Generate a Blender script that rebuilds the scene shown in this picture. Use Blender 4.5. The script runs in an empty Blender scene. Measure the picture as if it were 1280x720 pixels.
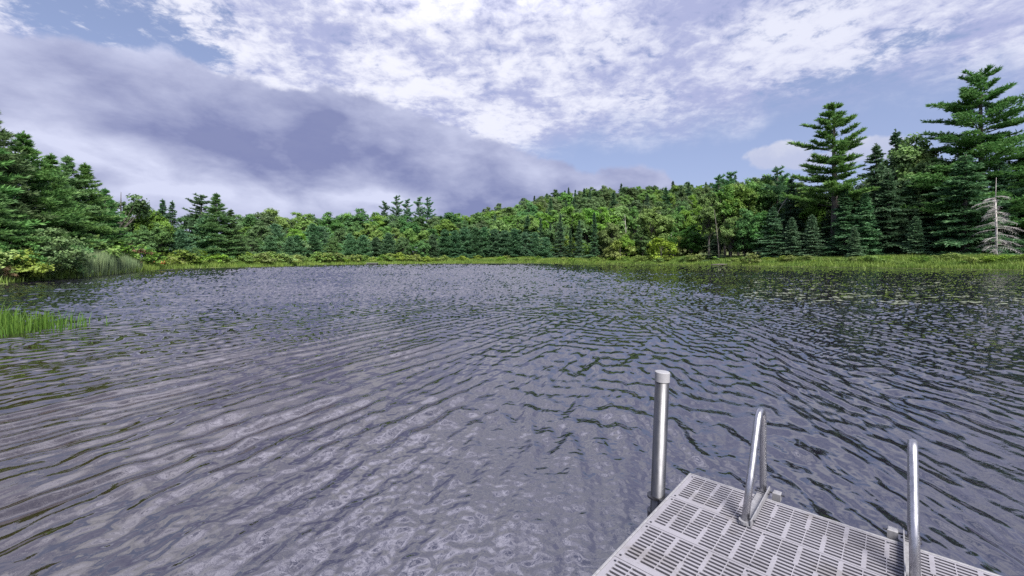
import bpy, math, random
import numpy as np
from mathutils import Vector, Matrix

rnd = random.Random(7)
RNG = np.random.default_rng(7)
R = math.radians
sc = bpy.context.scene

# ------------------------------------------------------------------ camera
F = 533.0            # focal length in pixels of the 1280 px wide photograph
HOR = 322.0          # row of the horizon in the photograph
CAM_Z = 1.62         # metres above the water
cam_data = bpy.data.cameras.new('camera')
cam_data.sensor_width = 36.0
cam_data.lens = 36.0 * F / 1280.0
cam_data.shift_y = -(360.0 - HOR) / 1280.0
cam_data.clip_start = 0.05
cam_data.clip_end = 6000.0
cam = bpy.data.objects.new('camera', cam_data)
cam.location = (0, 0, CAM_Z)
cam.rotation_euler = (R(90), 0, 0)
sc.collection.objects.link(cam)
sc.camera = cam

SUN_AZ, SUN_EL, SUN_STRENGTH = R(157), R(50), 5.0     # azimuth from +Y, clockwise
sc.view_settings.view_transform = 'Standard'
sc.view_settings.look = 'None'
sc.view_settings.gamma = 1.0
sc.view_settings.exposure = 1.0
try:
    sc.view_settings.use_curve_mapping = False
except Exception:
    pass
sc.cycles.use_denoising = False
sc.cycles.max_bounces = 8
sc.cycles.diffuse_bounces = 5
sc.cycles.glossy_bounces = 3
sc.cycles.transmission_bounces = 5
sc.cycles.caustics_reflective = False
sc.cycles.caustics_refractive = False


# ------------------------------------------------------------------ node helper
class NT:
    """Small expression builder on a node tree."""
    def __init__(self, tree):
        self.t = tree
        self.n = tree.nodes
        self.l = tree.links

    def put(self, sock, v):
        if isinstance(v, bpy.types.NodeSocket):
            self.l.new(v, sock)
        elif v is not None:
            sock.default_value = v

    def m(self, op, a, b=None, c=None, clamp=False):
        nd = self.n.new('ShaderNodeMath'); nd.operation = op; nd.use_clamp = clamp
        for i, v in enumerate((a, b, c)):
            if v is not None:
                self.put(nd.inputs[i], v)
        return nd.outputs[0]

    def add(self, a, b): return self.m('ADD', a, b)
    def sub(self, a, b): return self.m('SUBTRACT', a, b)
    def mul(self, a, b): return self.m('MULTIPLY', a, b)
    def div(self, a, b): return self.m('DIVIDE', a, b)

    def ss(self, lo, hi, x):
        nd = self.n.new('ShaderNodeMapRange'); nd.interpolation_type = 'SMOOTHSTEP'; nd.clamp = True
        self.put(nd.inputs['Value'], x)
        self.put(nd.inputs['From Min'], lo); self.put(nd.inputs['From Max'], hi)
        nd.inputs['To Min'].default_value = 0; nd.inputs['To Max'].default_value = 1
        return nd.outputs['Result']

    def lin(self, x, a, b, c, d):
        nd = self.n.new('ShaderNodeMapRange'); nd.clamp = True
        self.put(nd.inputs['Value'], x)
        for k, v in (('From Min', a), ('From Max', b), ('To Min', c), ('To Max', d)):
            self.put(nd.inputs[k], v)
        return nd.outputs['Result']

    def xyz(self, x, y, z):
        nd = self.n.new('ShaderNodeCombineXYZ')
        for i, v in enumerate((x, y, z)):
            self.put(nd.inputs[i], v)
        return nd.outputs[0]

    def sep(self, v):
        nd = self.n.new('ShaderNodeSeparateXYZ'); self.put(nd.inputs[0], v)
        return nd.outputs[0], nd.outputs[1], nd.outputs[2]

    def noise(self, v, scale=1.0, detail=3.0, rough=0.5, dist=0.0, lac=2.0):
        nd = self.n.new('ShaderNodeTexNoise')
        self.put(nd.inputs['Vector'], v); self.put(nd.inputs['Scale'], scale)
        nd.inputs['Detail'].default_value = detail
        nd.inputs['Roughness'].default_value = rough
        nd.inputs['Distortion'].default_value = dist
        nd.inputs['Lacunarity'].default_value = lac
        return nd.outputs[0]

    def mix(self, f, a, b, mode='MIX'):
        nd = self.n.new('ShaderNodeMix'); nd.data_type = 'RGBA'; nd.blend_type = mode
        self.put(nd.inputs[0], f)
        for i, v in ((6, a), (7, b)):
            if isinstance(v, tuple) and len(v) == 3:
                v = v + (1.0,)
            self.put(nd.inputs[i], v)
        return nd.outputs[2]

    def fmix(self, f, a, b):
        return self.add(a, self.mul(f, self.sub(b, a)))

    def curve(self, x, pts):
        nd = self.n.new('ShaderNodeFloatCurve')
        self.put(nd.inputs['Value'], x)
        cv = nd.mapping.curves[0]
        nd.mapping.use_clip = False
        while len(cv.points) < len(pts):
            cv.points.new(0.5, 0.5)
        for p, (a, b) in zip(cv.points, pts):
            p.location = (a, b); p.handle_type = 'AUTO_CLAMPED'
        nd.mapping.update()
        return nd.outputs[0]


# ------------------------------------------------------------------ world: Nishita sky with cloud layers by direction
def az_of(px): return math.atan2(px - 640.0, F)
def el_of(px, py): return math.atan2(HOR - py, math.hypot(px - 640.0, F))
def t_of(px): return (az_of(px) + math.pi) / (2 * math.pi)

def build_world():
    w = bpy.data.worlds.new('World'); sc.world = w; w.use_nodes = True
    t = w.node_tree; t.nodes.clear(); k = NT(t)
    out = t.nodes.new('ShaderNodeOutputWorld'); bg = t.nodes.new('ShaderNodeBackground')
    STR = 0.087
    bg.inputs['Strength'].default_value = STR
    t.links.new(bg.outputs[0], out.inputs[0])
    sky = t.nodes.new('ShaderNodeTexSky'); sky.sky_type = 'NISHITA'; sky.sun_disc = False
    sky.sun_elevation = SUN_EL; sky.sun_rotation = SUN_AZ
    sky.air_density = 1.0; sky.dust_density = 1.0; sky.ozone_density = 1.5; sky.altitude = 300
    co = t.nodes.new('ShaderNodeTexCoord')
    d = co.outputs['Generated']
    x, y, z = k.sep(d)
    az = k.m('ARCTAN2', x, y)
    el = k.m('ARCSINE', z)
    tt = k.div(k.add(az, math.pi), 2 * math.pi)
    # large and small wobble of all the cloud borders
    wob = k.sub(k.noise(d, 4.5, 4, 0.55), 0.5)
    wob2 = k.sub(k.noise(d, 17.0, 5, 0.6), 0.5)
    zq = k.add(k.m('ABSOLUTE', z), 0.16)
    q = k.xyz(k.div(x, zq), k.div(y, zq), 0.0)

    # ---- clear sky, hazier towards the horizon
    hz = k.ss(R(24), R(0), el)
    base = k.mix(1.0, sky.outputs[0], (0.90, 0.76, 0.76), 'MULTIPLY')
    base = k.mix(k.add(k.mul(hz, 0.30), 0.42), base, (2.2, 2.75, 4.6))

    # ---- bright broken high sheet
    def pts(lst, left, right):
        p = [(0.0, left)] + [(t_of(a), el_of(a, b) / 1.5708) for a, b in lst] + [(1.0, right)]
        return p
    edge = k.mul(k.curve(tt, pts([(-400, 250), (0, 235), (400, 235), (600, 220), (680, 195), (740, 176), (840, 168), (900, 165), (960, 138),
                                  (1030, 118), (1120, 112), (1280, 105), (1500, 120)], 0.2, 0.2)), 1.5708)
    n1 = k.noise(q, 1.5, 7, 0.6, 0.2)
    n2 = k.noise(q, 6.5, 5, 0.62, 0.3)
    n3 = k.noise(q, 17.0, 6, 0.66, 0.3)
    above = k.sub(el, edge)
    inside = k.ss(-0.035, 0.07, k.add(above, k.add(k.mul(wob, 0.10), k.mul(wob2, 0.10))))
    # thinner to the right, thick in the middle
    thick = k.curve(tt, [(0, 0.55), (t_of(-200), 0.60), (t_of(250), 0.70), (t_of(640), 0.74), (t_of(860), 0.70), (t_of(1000), 0.64), (t_of(1280), 0.66), (1, 0.55)])
    # a torn blue window high on the left
    def puff(px, py, wx, wy):
        a = k.div(k.sub(az, az_of(px)), wx); b = k.div(k.sub(el, el_of(px, py)), wy)
        return k.m('EXPONENT', k.mul(k.add(k.mul(a, a), k.mul(b, b)), -1.0))
    hole = k.m('MAXIMUM', puff(90, 16, 0.11, 0.07), k.m('MAXIMUM', puff(170, 28, 0.12, 0.05), puff(245, 62, 0.07, 0.03)))
    hole2 = k.m('MAXIMUM', puff(1045, 100, 0.10, 0.028), puff(1150, 48, 0.08, 0.02))
    dens = k.add(thick, k.add(k.mul(k.sub(n1, 0.5), 0.75), k.add(k.mul(k.sub(n2, 0.5), 0.95), k.mul(k.sub(n3, 0.5), 0.95))))
    overhead = k.mul(k.ss(R(30), R(55), el), 0.24)
    dens = k.sub(dens, k.add(k.add(k.mul(hole, 0.46), k.mul(hole2, 0.26)), overhead))
    a_sheet = k.mul(inside, k.mul(k.ss(0.26, 0.64, dens), 0.95))
    # sunlit thin places are white, thicker ones lavender grey
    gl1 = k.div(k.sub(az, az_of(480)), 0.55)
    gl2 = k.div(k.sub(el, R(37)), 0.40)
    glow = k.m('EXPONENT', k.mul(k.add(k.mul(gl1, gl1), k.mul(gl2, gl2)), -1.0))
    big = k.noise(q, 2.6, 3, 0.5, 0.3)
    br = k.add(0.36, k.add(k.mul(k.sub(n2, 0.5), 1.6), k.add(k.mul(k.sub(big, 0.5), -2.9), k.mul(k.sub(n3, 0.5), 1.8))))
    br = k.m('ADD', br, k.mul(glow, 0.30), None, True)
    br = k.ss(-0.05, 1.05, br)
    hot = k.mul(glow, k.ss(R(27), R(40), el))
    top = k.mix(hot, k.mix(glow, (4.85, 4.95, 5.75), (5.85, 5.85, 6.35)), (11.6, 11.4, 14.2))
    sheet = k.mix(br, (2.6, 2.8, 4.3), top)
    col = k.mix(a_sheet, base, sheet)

    # ---- small cumulus puffs low on the right
    g = k.m('MAXIMUM', puff(975, 194, 0.070, 0.030), k.m('MAXIMUM', puff(1085, 188, 0.075, 0.028), puff(1010, 202, 0.05, 0.02)))
    pn = k.noise(d, 22.0, 5, 0.6)
    pa = k.ss(0.42, 0.66, k.add(g, k.mul(k.sub(pn, 0.5), 0.9)))
    pc = k.mix(k.ss(R(11), R(15.5), k.add(el, k.mul(wob2, 0.1))), (3.1, 3.35, 4.5), (4.7, 4.75, 5.2))
    col = k.mix(k.mul(pa, 0.9), col, pc)

    # ---- the long dark bank on the left
    btop = k.mul(k.curve(tt, pts([(-700, 120), (-200, 50), (0, 36), (110, 48), (210, 58), (290, 84), (370, 98), (440, 112), (530, 142), (610, 168), (690, 196), (745, 208), (800, 206),
                                  (845, 230), (900, 330), (1100, 420)], 0.10, -0.2)), 1.5708)
    under = k.sub(btop, el)            # how far below the upper edge
    ub = k.add(under, k.add(k.mul(wob, 0.045), k.mul(wob2, 0.05)))
    a_bank = k.ss(-0.003, 0.014, ub)
    tilt = k.xyz(k.mul(az, 2.5), k.mul(k.add(el, k.mul(az, 0.12)), 4.8), 0.0)
    b1 = k.noise(tilt, 1.25, 3, 0.45, 0.25)
    b2 = k.noise(tilt, 3.4, 6, 0.55, 0.35)
    b3 = k.noise(k.xyz(x, y, k.mul(z, 2.0)), 5.5, 6, 0.56, 0.15)
    c1 = k.div(k.sub(under, 0.135), 0.095)
    core = k.m('EXPONENT', k.mul(k.mul(c1, c1), -1.0))
    acore = k.curve(tt, [(0, 0.3), (t_of(0), 0.45), (t_of(170), 0.80), (t_of(300), 1.0), (t_of(480), 1.0), (t_of(640), 0.75), (t_of(780), 0.4), (1, 0.3)])
    lift = k.add(0.60, k.add(k.mul(k.sub(b1, 0.5), 1.1), k.add(k.mul(k.sub(b2, 0.5), 0.6), k.mul(k.sub(b3, 0.5), 1.8))))
    rim = k.m('EXPONENT', k.mul(k.m('POWER', k.div(ub, 0.045), 2.0), -1.0))
    lift = k.add(lift, k.mul(rim, 0.04))
    lift = k.sub(lift, k.mul(k.mul(core, acore), 0.50))
    # pale rifts below the bank
    rifts = k.m('MAXIMUM', puff(150, 205, 0.16, 0.030), k.m('MAXIMUM', puff(60, 172, 0.14, 0.020), k.m('MAXIMUM', puff(240, 236, 0.16, 0.020), puff(450, 248, 0.25, 0.022))))
    lift = k.m('ADD', lift, k.mul(rifts, k.add(0.30, k.mul(k.sub(b2, 0.5), 1.2))), None, True)
    bank = k.mix(lift, (1.32, 1.50, 2.75), (4.0, 4.2, 5.4))
    col = k.mix(k.mul(a_bank, 0.97), col, bank)
    # below the horizon: dim ground tone
    col = k.mix(k.ss(0.0, R(-4), el), col, (1.2, 1.4, 1.3))
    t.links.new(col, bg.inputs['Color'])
    return w

build_world()

sun_d = bpy.data.lights.new('sun', 'SUN'); sun_d.energy = SUN_STRENGTH; sun_d.angle = R(26); sun_d.color = (1.0, 0.95, 0.86)
sun = bpy.data.objects.new('sun', sun_d); sc.collection.objects.link(sun)
sdir = Vector((math.sin(SUN_AZ) * math.cos(SUN_EL), math.cos(SUN_AZ) * math.cos(SUN_EL), math.sin(SUN_EL)))
sun.rotation_euler = sdir.to_track_quat('Z', 'Y').to_euler()
sun.location = sdir * 60


def unit(v): return v / np.maximum(np.linalg.norm(v, axis=-1, keepdims=True), 1e-9)

# ------------------------------------------------------------------ object helpers
COL = sc.collection

def tag(o, label=None, cat=None, group=None, kind=None):
    if label: o['label'] = label
    if cat: o['category'] = cat
    if group: o['group'] = group
    if kind: o['kind'] = kind
    return o

def empty(name, loc=(0, 0, 0), rz=0.0):
    o = bpy.data.objects.new(name, None); COL.objects.link(o)
    o.empty_display_size = 0.2
    o.location = loc; o.rotation_euler = (0, 0, rz)
    return o

def link(name, me, parent=None):
    o = bpy.data.objects.new(name, me); COL.objects.link(o)
    if parent is not None:
        o.parent = parent
    return o

def mesh_np(name, V, faces, mats, fmat=None, smooth=False):
    """faces: list of (M,k) int arrays (k = 3 or 4)."""
    me = bpy.data.meshes.new(name)
    V = np.asarray(V, np.float32)
    me.vertices.add(len(V)); me.vertices.foreach_set('co', V.ravel())
    li = np.concatenate([f.ravel() for f in faces]).astype(np.int32)
    ln = np.concatenate([np.full(len(f), f.shape[1], np.int32) for f in faces])
    ls = np.concatenate([[0], np.cumsum(ln)[:-1]]).astype(np.int32)
    me.loops.add(len(li)); me.loops.foreach_set('vertex_index', li)
    me.polygons.add(len(ln)); me.polygons.foreach_set('loop_start', ls)
    me.polygons.foreach_set('loop_total', ln)
    if fmat is not None:
        me.polygons.foreach_set('material_index', np.asarray(fmat, np.int32))
    if smooth:
        me.polygons.foreach_set('use_smooth', np.ones(len(ln), bool))
    for m in (mats if isinstance(mats, (list, tuple)) else [mats]):
        me.materials.append(m)
    me.update(calc_edges=True)
    return me

class MB:
    """Mesh builder of tubes, boxes and quads."""
    def __init__(self): self.v = []; self.f = []
    def tube(self, pts, rad, n=8, cap=True):
        pts = [Vector(p) for p in pts]
        if not hasattr(rad, '__len__'): rad = [rad] * len(pts)
        b = len(self.v); ref = None
        for i, p in enumerate(pts):
            a = pts[max(i - 1, 0)]; c = pts[min(i + 1, len(pts) - 1)]
            t = (c - a).normalized()
            if ref is None:
                ref = Vector((1, 0, 0)) if abs(t.x) < 0.8 else Vector((0, 1, 0))
            u = (ref - t * ref.dot(t)).normalized(); w = t.cross(u); ref = u
            for j in range(n):
                an = 2 * math.pi * j / n
                self.v.append(p + (u * math.cos(an) + w * math.sin(an)) * rad[i])
        for i in range(len(pts) - 1):
            for j in range(n):
                j2 = (j + 1) % n
                self.f.append((b + i * n + j, b + i * n + j2, b + (i + 1) * n + j2, b + (i + 1) * n + j))
        if cap:
            self.f.append(tuple(b + j for j in range(n))[::-1])
            self.f.append(tuple(b + (len(pts) - 1) * n + j for j in range(n)))
        return self
    def box(self, c, s, M=None, bev=0.0):
        cx, cy, cz = c; hx, hy, hz = s[0] / 2, s[1] / 2, s[2] / 2
        b = len(self.v)
        if bev <= 0:
            P = [(x, y, z) for z in (-hz, hz) for (x, y) in ((-hx, -hy), (hx, -hy), (hx, hy), (-hx, hy))]
            Fs = [(3, 2, 1, 0), (4, 5, 6, 7), (0, 1, 5, 4), (1, 2, 6, 5), (2, 3, 7, 6), (3, 0, 4, 7)]
        else:
            P = []
            for z, e in ((-hz, bev), (-hz + bev, 0), (hz - bev, 0), (hz, bev)):
                P += [(x * (hx - e), y * (hy - e), z) for x, y in ((-1, -1), (1, -1), (1, 1), (-1, 1))]
            Fs = [(3, 2, 1, 0), (12, 13, 14, 15)]
            for r in range(3):
                for j in range(4):
                    Fs.append((r * 4 + j, r * 4 + (j + 1) % 4, r * 4 + 4 + (j + 1) % 4, r * 4 + 4 + j))
        for p in P:
            q = Vector(p)
            if M is not None: q = M @ q
            self.v.append(Vector((cx, cy, cz)) + q)
        self.f += [tuple(b + i for i in ff) for ff in Fs]
        return self
    def mesh(self, name, mat, smooth=False):
        me = bpy.data.meshes.new(name)
        me.from_pydata([tuple(p) for p in self.v], [], self.f)
        me.materials.append(mat)
        if smooth:
            me.polygons.foreach_set('use_smooth', [True] * len(me.polygons))
        me.update()
        return me
    def build(self, name, mat, parent=None, smooth=False):
        return link(name, self.mesh(name, mat, smooth), parent)


# ------------------------------------------------------------------ materials
def new_mat(name):
    m = bpy.data.materials.new(name); m.use_nodes = True
    t = m.node_tree; t.nodes.clear()
    out = t.nodes.new('ShaderNodeOutputMaterial')
    return m, NT(t), out

def principled(k, out, **kw):
    p = k.n.new('ShaderNodeBsdfPrincipled')
    for a, v in kw.items():
        if isinstance(v, tuple) and len(v) == 3: v = v + (1.0,)
        k.put(p.inputs[a], v)
    k.l.new(p.outputs[0], out.inputs[0])
    return p

def foliage(name, dark, light, trans=0.25, hue=0.05, rough=0.55, clump=0.6):
    m, k, out = new_mat(name)
    geo = k.n.new('ShaderNodeNewGeometry'); oi = k.n.new('ShaderNodeObjectInfo'); tc = k.n.new('ShaderNodeTexCoord')
    isl = geo.outputs['Random Per Island']
    nz = k.noise(tc.outputs['Object'], clump, 3, 0.6)
    f = k.add(k.mul(isl, 0.55), k.mul(k.ss(0.35, 0.65, nz), 0.45))
    col = k.mix(f, dark, light)
    hs = k.n.new('ShaderNodeHueSaturation')
    k.put(hs.inputs['Color'], col)
    k.put(hs.inputs['Hue'], k.lin(oi.outputs['Random'], 0, 1, 0.5 - hue, 0.5 + hue))
    k.put(hs.inputs['Value'], k.lin(k.m('FRACT', k.mul(oi.outputs['Random'], 7.31)), 0, 1, 0.78, 1.22))
    k.put(hs.inputs['Saturation'], k.lin(k.m('FRACT', k.mul(oi.outputs['Random'], 3.77)), 0, 1, 0.85, 1.1))
    p = k.n.new('ShaderNodeBsdfPrincipled')
    k.put(p.inputs['Base Color'], hs.outputs[0]); p.inputs['Roughness'].default_value = rough
    p.inputs['Specular IOR Level'].default_value = 0.25
    tr = k.n.new('ShaderNodeBsdfTranslucent'); k.put(tr.inputs['Color'], hs.outputs[0])
    mx = k.n.new('ShaderNodeMixShader'); mx.inputs[0].default_value = trans
    k.l.new(p.outputs[0], mx.inputs[1]); k.l.new(tr.outputs[0], mx.inputs[2]); k.l.new(mx.outputs[0], out.inputs[0])
    return m

def bark(name, a, b, scale=6.0):
    m, k, out = new_mat(name)
    tc = k.n.new('ShaderNodeTexCoord'); x, y, z = k.sep(tc.outputs['Object'])
    nz = k.noise(k.xyz(x, y, k.mul(z, 0.25)), scale, 5, 0.65)
    bp = k.n.new('ShaderNodeBump'); bp.inputs['Strength'].default_value = 0.5; bp.inputs['Distance'].default_value = 0.03
    k.put(bp.inputs['Height'], nz)
    principled(k, out, **{'Base Color': k.mix(k.ss(0.35, 0.65, nz), a, b), 'Roughness': 0.85, 'Normal': bp.outputs[0]})
    return m

M = {}
M['pine'] = foliage('white_pine_needles', (0.070, 0.175, 0.059), (0.160, 0.290, 0.090), 0.35, 0.018)
M['pine_blue'] = foliage('blue_green_pine_needles', (0.064, 0.165, 0.084), (0.125, 0.245, 0.115), 0.30, 0.02)
M['spruce'] = foliage('spruce_needles', (0.056, 0.130, 0.072), (0.115, 0.210, 0.102), 0.30, 0.015)
M['spruce_pale'] = foliage('pale_spruce_needles', (0.073, 0.168, 0.090), (0.140, 0.250, 0.128), 0.25, 0.015)
M['broad'] = foliage('maple_leaves', (0.098, 0.203, 0.049), (0.175, 0.310, 0.065), 0.35, 0.022)
M['broad_dark'] = foliage('dark_broad_leaves', (0.067, 0.157, 0.056), (0.120, 0.230, 0.072), 0.34, 0.022)
M['shrub'] = foliage('shrub_leaves', (0.119, 0.217, 0.039), (0.225, 0.310, 0.065), 0.28, 0.025, clump=1.2)
M['brown_leaf'] = foliage('browning_leaves', (0.154, 0.105, 0.056), (0.240, 0.150, 0.080), 0.25, 0.03)
M['grass'] = foliage('bank_grass_blades', (0.098, 0.179, 0.036), (0.250, 0.320, 0.078), 0.30, 0.02, clump=0.32)
M['reed'] = foliage('reed_blades', (0.100, 0.180, 0.085), (0.240, 0.345, 0.165), 0.35, 0.02, clump=0.5)
M['sedge'] = foliage('sedge_blades', (0.063, 0.154, 0.022), (0.150, 0.250, 0.040), 0.35, 0.02, clump=1.5)
M['bark'] = bark('grey_brown_bark', (0.040, 0.036, 0.034), (0.120, 0.110, 0.102))
M['bark_birch'] = bark('pale_birch_bark', (0.16, 0.15, 0.14), (0.40, 0.38, 0.37), 3.0)
M['bark_dead'] = bark('weathered_silver_wood', (0.24, 0.22, 0.22), (0.50, 0.48, 0.48), 8.0)

def ground_mat():
    m, k, out = new_mat('soil_and_moss')
    tc = k.n.new('ShaderNodeTexCoord')
    a = k.noise(tc.outputs['Object'], 0.15, 5, 0.6); b = k.noise(tc.outputs['Object'], 2.5, 4, 0.6)
    c = k.mix(k.ss(0.4, 0.6, a), (0.055, 0.085, 0.020), (0.090, 0.115, 0.030))
    c = k.mix(k.mul(k.ss(0.45, 0.75, b), 0.6), c, (0.060, 0.045, 0.028))
    bp = k.n.new('ShaderNodeBump'); bp.inputs['Strength'].default_value = 0.6; bp.inputs['Distance'].default_value = 0.2; k.put(bp.inputs['Height'], b)
    principled(k, out, **{'Base Color': c, 'Roughness': 0.95, 'Normal': bp.outputs[0]})
    return m
M['ground'] = ground_mat()

def water_mat():
    m, k, out = new_mat('pond_water_surface')
    tc = k.n.new('ShaderNodeTexCoord'); v = tc.outputs['Object']
    x, y, z = k.sep(v)
    rr = k.m('SQRT', k.add(k.mul(x, x), k.mul(y, y)))
    wn = k.n.new('ShaderNodeAttribute'); wn.attribute_name = 'wave_normal'
    nn = k.n.new('ShaderNodeVectorMath'); nn.operation = 'NORMALIZE'; k.put(nn.inputs[0], wn.outputs['Vector'])
    # fine capillary ripples close by
    f1 = k.noise(v, 16.0, 3, 0.55, 0.8)
    bp2 = k.n.new('ShaderNodeBump'); bp2.inputs['Distance'].default_value = 0.004
    k.put(bp2.inputs['Strength'], k.mul(k.ss(9.0, 4.0, rr), k.lin(k.noise(v, 0.5, 2, 0.5), 0.4, 0.65, 0.15, 1.0)))
    k.put(bp2.inputs['Height'], f1); k.l.new(nn.outputs[0], bp2.inputs['Normal'])
    shoal = k.mul(k.ss(0.5, -4.0, k.sub(x, k.mul(y, 0.05))), k.ss(13.0, 5.0, y))     # sandy shallows show through on the left
    principled(k, out, **{'Base Color': k.mix(shoal, (0.008, 0.006, 0.013), (0.020, 0.012, 0.007)), 'Roughness': 0.02, 'IOR': 2.8, 'Normal': bp2.outputs[0]})
    return m
M['water'] = water_mat()

def plastic_mat():
    m, k, out = new_mat('pale_grating_plastic')
    tc = k.n.new('ShaderNodeTexCoord'); geo = k.n.new('ShaderNodeNewGeometry')
    P = geo.outputs['Position']
    a = k.noise(P, 5.0, 5, 0.65); b = k.noise(P, 220.0, 2, 0.5)
    c = k.mix(k.ss(0.42, 0.75, a), (0.215, 0.21, 0.245), (0.16, 0.155, 0.178))
    st = k.noise(P, 2.3, 5, 0.7, 0.6)
    c = k.mix(k.mul(k.ss(0.54, 0.66, st), 0.5), c, (0.115, 0.105, 0.10))
    sp_ = k.noise(P, 60.0, 2, 0.5)
    c = k.mix(k.mul(k.ss(0.66, 0.72, sp_), 0.6), c, (0.09, 0.085, 0.075))
    c = k.mix(k.mul(k.ss(0.55, 0.75, b), 0.35), c, (0.13, 0.125, 0.14))
    bp = k.n.new('ShaderNodeBump'); bp.inputs['Strength'].default_value = 0.35; bp.inputs['Distance'].default_value = 0.001; k.put(bp.inputs['Height'], b)
    principled(k, out, **{'Base Color': c, 'Roughness': 0.55, 'Normal': bp.outputs[0]})
    return m
M['plastic'] = plastic_mat()

def metal_mat(name, col, rough, streak=(6, 6, 60), metallic=1.0):
    m, k, out = new_mat(name)
    tc = k.n.new('ShaderNodeTexCoord'); x, y, z = k.sep(tc.outputs['Object'])
    a = k.noise(k.xyz(k.mul(x, streak[2]), k.mul(y, streak[2]), k.mul(z, streak[0])), 1.0, 4, 0.6)
    b = k.noise(tc.outputs['Object'], 9.0, 4, 0.6)
    c = k.mix(k.ss(0.35, 0.7, a), col, tuple(q * 0.75 for q in col))
    c = k.mix(k.mul(k.ss(0.55, 0.72, b), 0.4), c, tuple(q * 0.55 for q in col))
    bp = k.n.new('ShaderNodeBump'); bp.inputs['Strength'].default_value = 0.15; bp.inputs['Distance'].default_value = 0.001; k.put(bp.inputs['Height'], a)
    principled(k, out, **{'Base Color': c, 'Metallic': metallic, 'Roughness': k.lin(b, 0.3, 0.7, rough * 0.8, rough * 1.3), 'Normal': bp.outputs[0]})
    return m
M['steel'] = metal_mat('galvanised_pipe', (0.125, 0.127, 0.14), 0.42)
M['alu'] = metal_mat('brushed_aluminium', (0.46, 0.46, 0.50), 0.36)
M['alu_flat'] = metal_mat('white_bracket_paint', (0.25, 0.25, 0.275), 0.45, metallic=0.2)

def paint(name, col, rough=0.5):
    m, k, out = new_mat(name)
    tc = k.n.new('ShaderNodeTexCoord'); a = k.noise(tc.outputs['Object'], 7.0, 4, 0.6)
    principled(k, out, **{'Base Color': k.mix(k.ss(0.4, 0.7, a), col, tuple(c * 0.75 for c in col)), 'Roughness': rough})
    return m
M['cap'] = paint('white_cap_plastic', (0.27, 0.27, 0.295), 0.4)
M['float'] = paint('black_float_plastic', (0.03, 0.03, 0.035), 0.5)
M['red'] = paint('faded_red_paint', (0.48, 0.10, 0.05), 0.5)
M['tan'] = paint('tan_wood', (0.50, 0.40, 0.28), 0.7)
M['greywood'] = paint('grey_weathered_boards', (0.30, 0.30, 0.31), 0.8)
M['lily'] = foliage('lily_pad_leaf', (0.12, 0.15, 0.09), (0.30, 0.32, 0.26), 0.1, 0.01, 0.25)

# ------------------------------------------------------------------ terrain
def yd(py): return F * CAM_Z / (py - HOR)               # distance of a water point seen on that row
def at(px, Y): return (px - 640.0) / F * Y

SHORE_PX = [(0, 355), (40, 351), (100, 347), (140, 343), (180, 339), (200, 337), (250, 335), (300, 334), (350, 333), (400, 331.3), (450, 330.4),
            (540, 329.6), (640, 329.2), (700, 329.5), (760, 330), (830, 330.8), (900, 332), (1000, 333.5), (1100, 335), (1200, 336.5), (1280, 338)]
SHORE = [(at(px, yd(py)), yd(py)) for px, py in SHORE_PX]
POND = [(-9, -9), (-11.5, -2), (-14, 4), (-16.5, 9), (-24, 17)] + SHORE + [(74, 46), (80, 30), (72, 8), (52, -14), (20, -16)]
POND = np.array(POND)

def pond_sd(P):
    """signed distance to the shoreline, positive on land"""
    P = np.asarray(P, float)
    A = POND; B = np.roll(POND, -1, 0)
    best = np.full(len(P), 1e9); inside = np.zeros(len(P), bool)
    for a, b in zip(A, B):
        ab = b - a
        t = np.clip(((P - a) @ ab) / (ab @ ab), 0, 1)
        d = np.hypot(*(P - a - t[:, None] * ab).T)
        best = np.minimum(best, d)
        c = (a[1] > P[:, 1]) != (b[1] > P[:, 1])
        with np.errstate(divide='ignore', invalid='ignore'):
            xi = (b[0] - a[0]) * (P[:, 1] - a[1]) / (b[1] - a[1]) + a[0]
        inside ^= c & (P[:, 0] < xi)
    return np.where(inside, -best, best)

def sst(a, b, x):
    t = np.clip((x - a) / (b - a), 0, 1); return t * t * (3 - 2 * t)

def land_z(P):
    P = np.asarray(P, float); d = pond_sd(P); x, y = P[:, 0], P[:, 1]
    z = np.where(d > 0, 0.10 + 0.5 * sst(0, 5, d) + 0.6 * sst(4, 40, d), -np.minimum(-d * 0.35, 1.6) + 0.10)
    hill = 25.0 * sst(112, 245, y) * sst(-75, 40, x) + 5.0 * sst(60, 140, x) * sst(70, 140, y)
    hill *= 1 - 0.9 * sst(500, 1200, np.hypot(x, y))
    z = z + np.where(d > 0, hill, 0)
    z += np.where(d > 0, 0.75 * sst(0.8, 8, d) * sst(18, 42, x) + 0.5 * sst(7, 22, d) * sst(18, 42, x), 0)
    z += np.where(d > 2, 0.25 * np.sin(x * 0.31 + 1.3) * np.sin(y * 0.27) * sst(2, 8, d), 0)
    return z

def zg(x, y): return float(land_z([(x, y)])[0])

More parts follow.
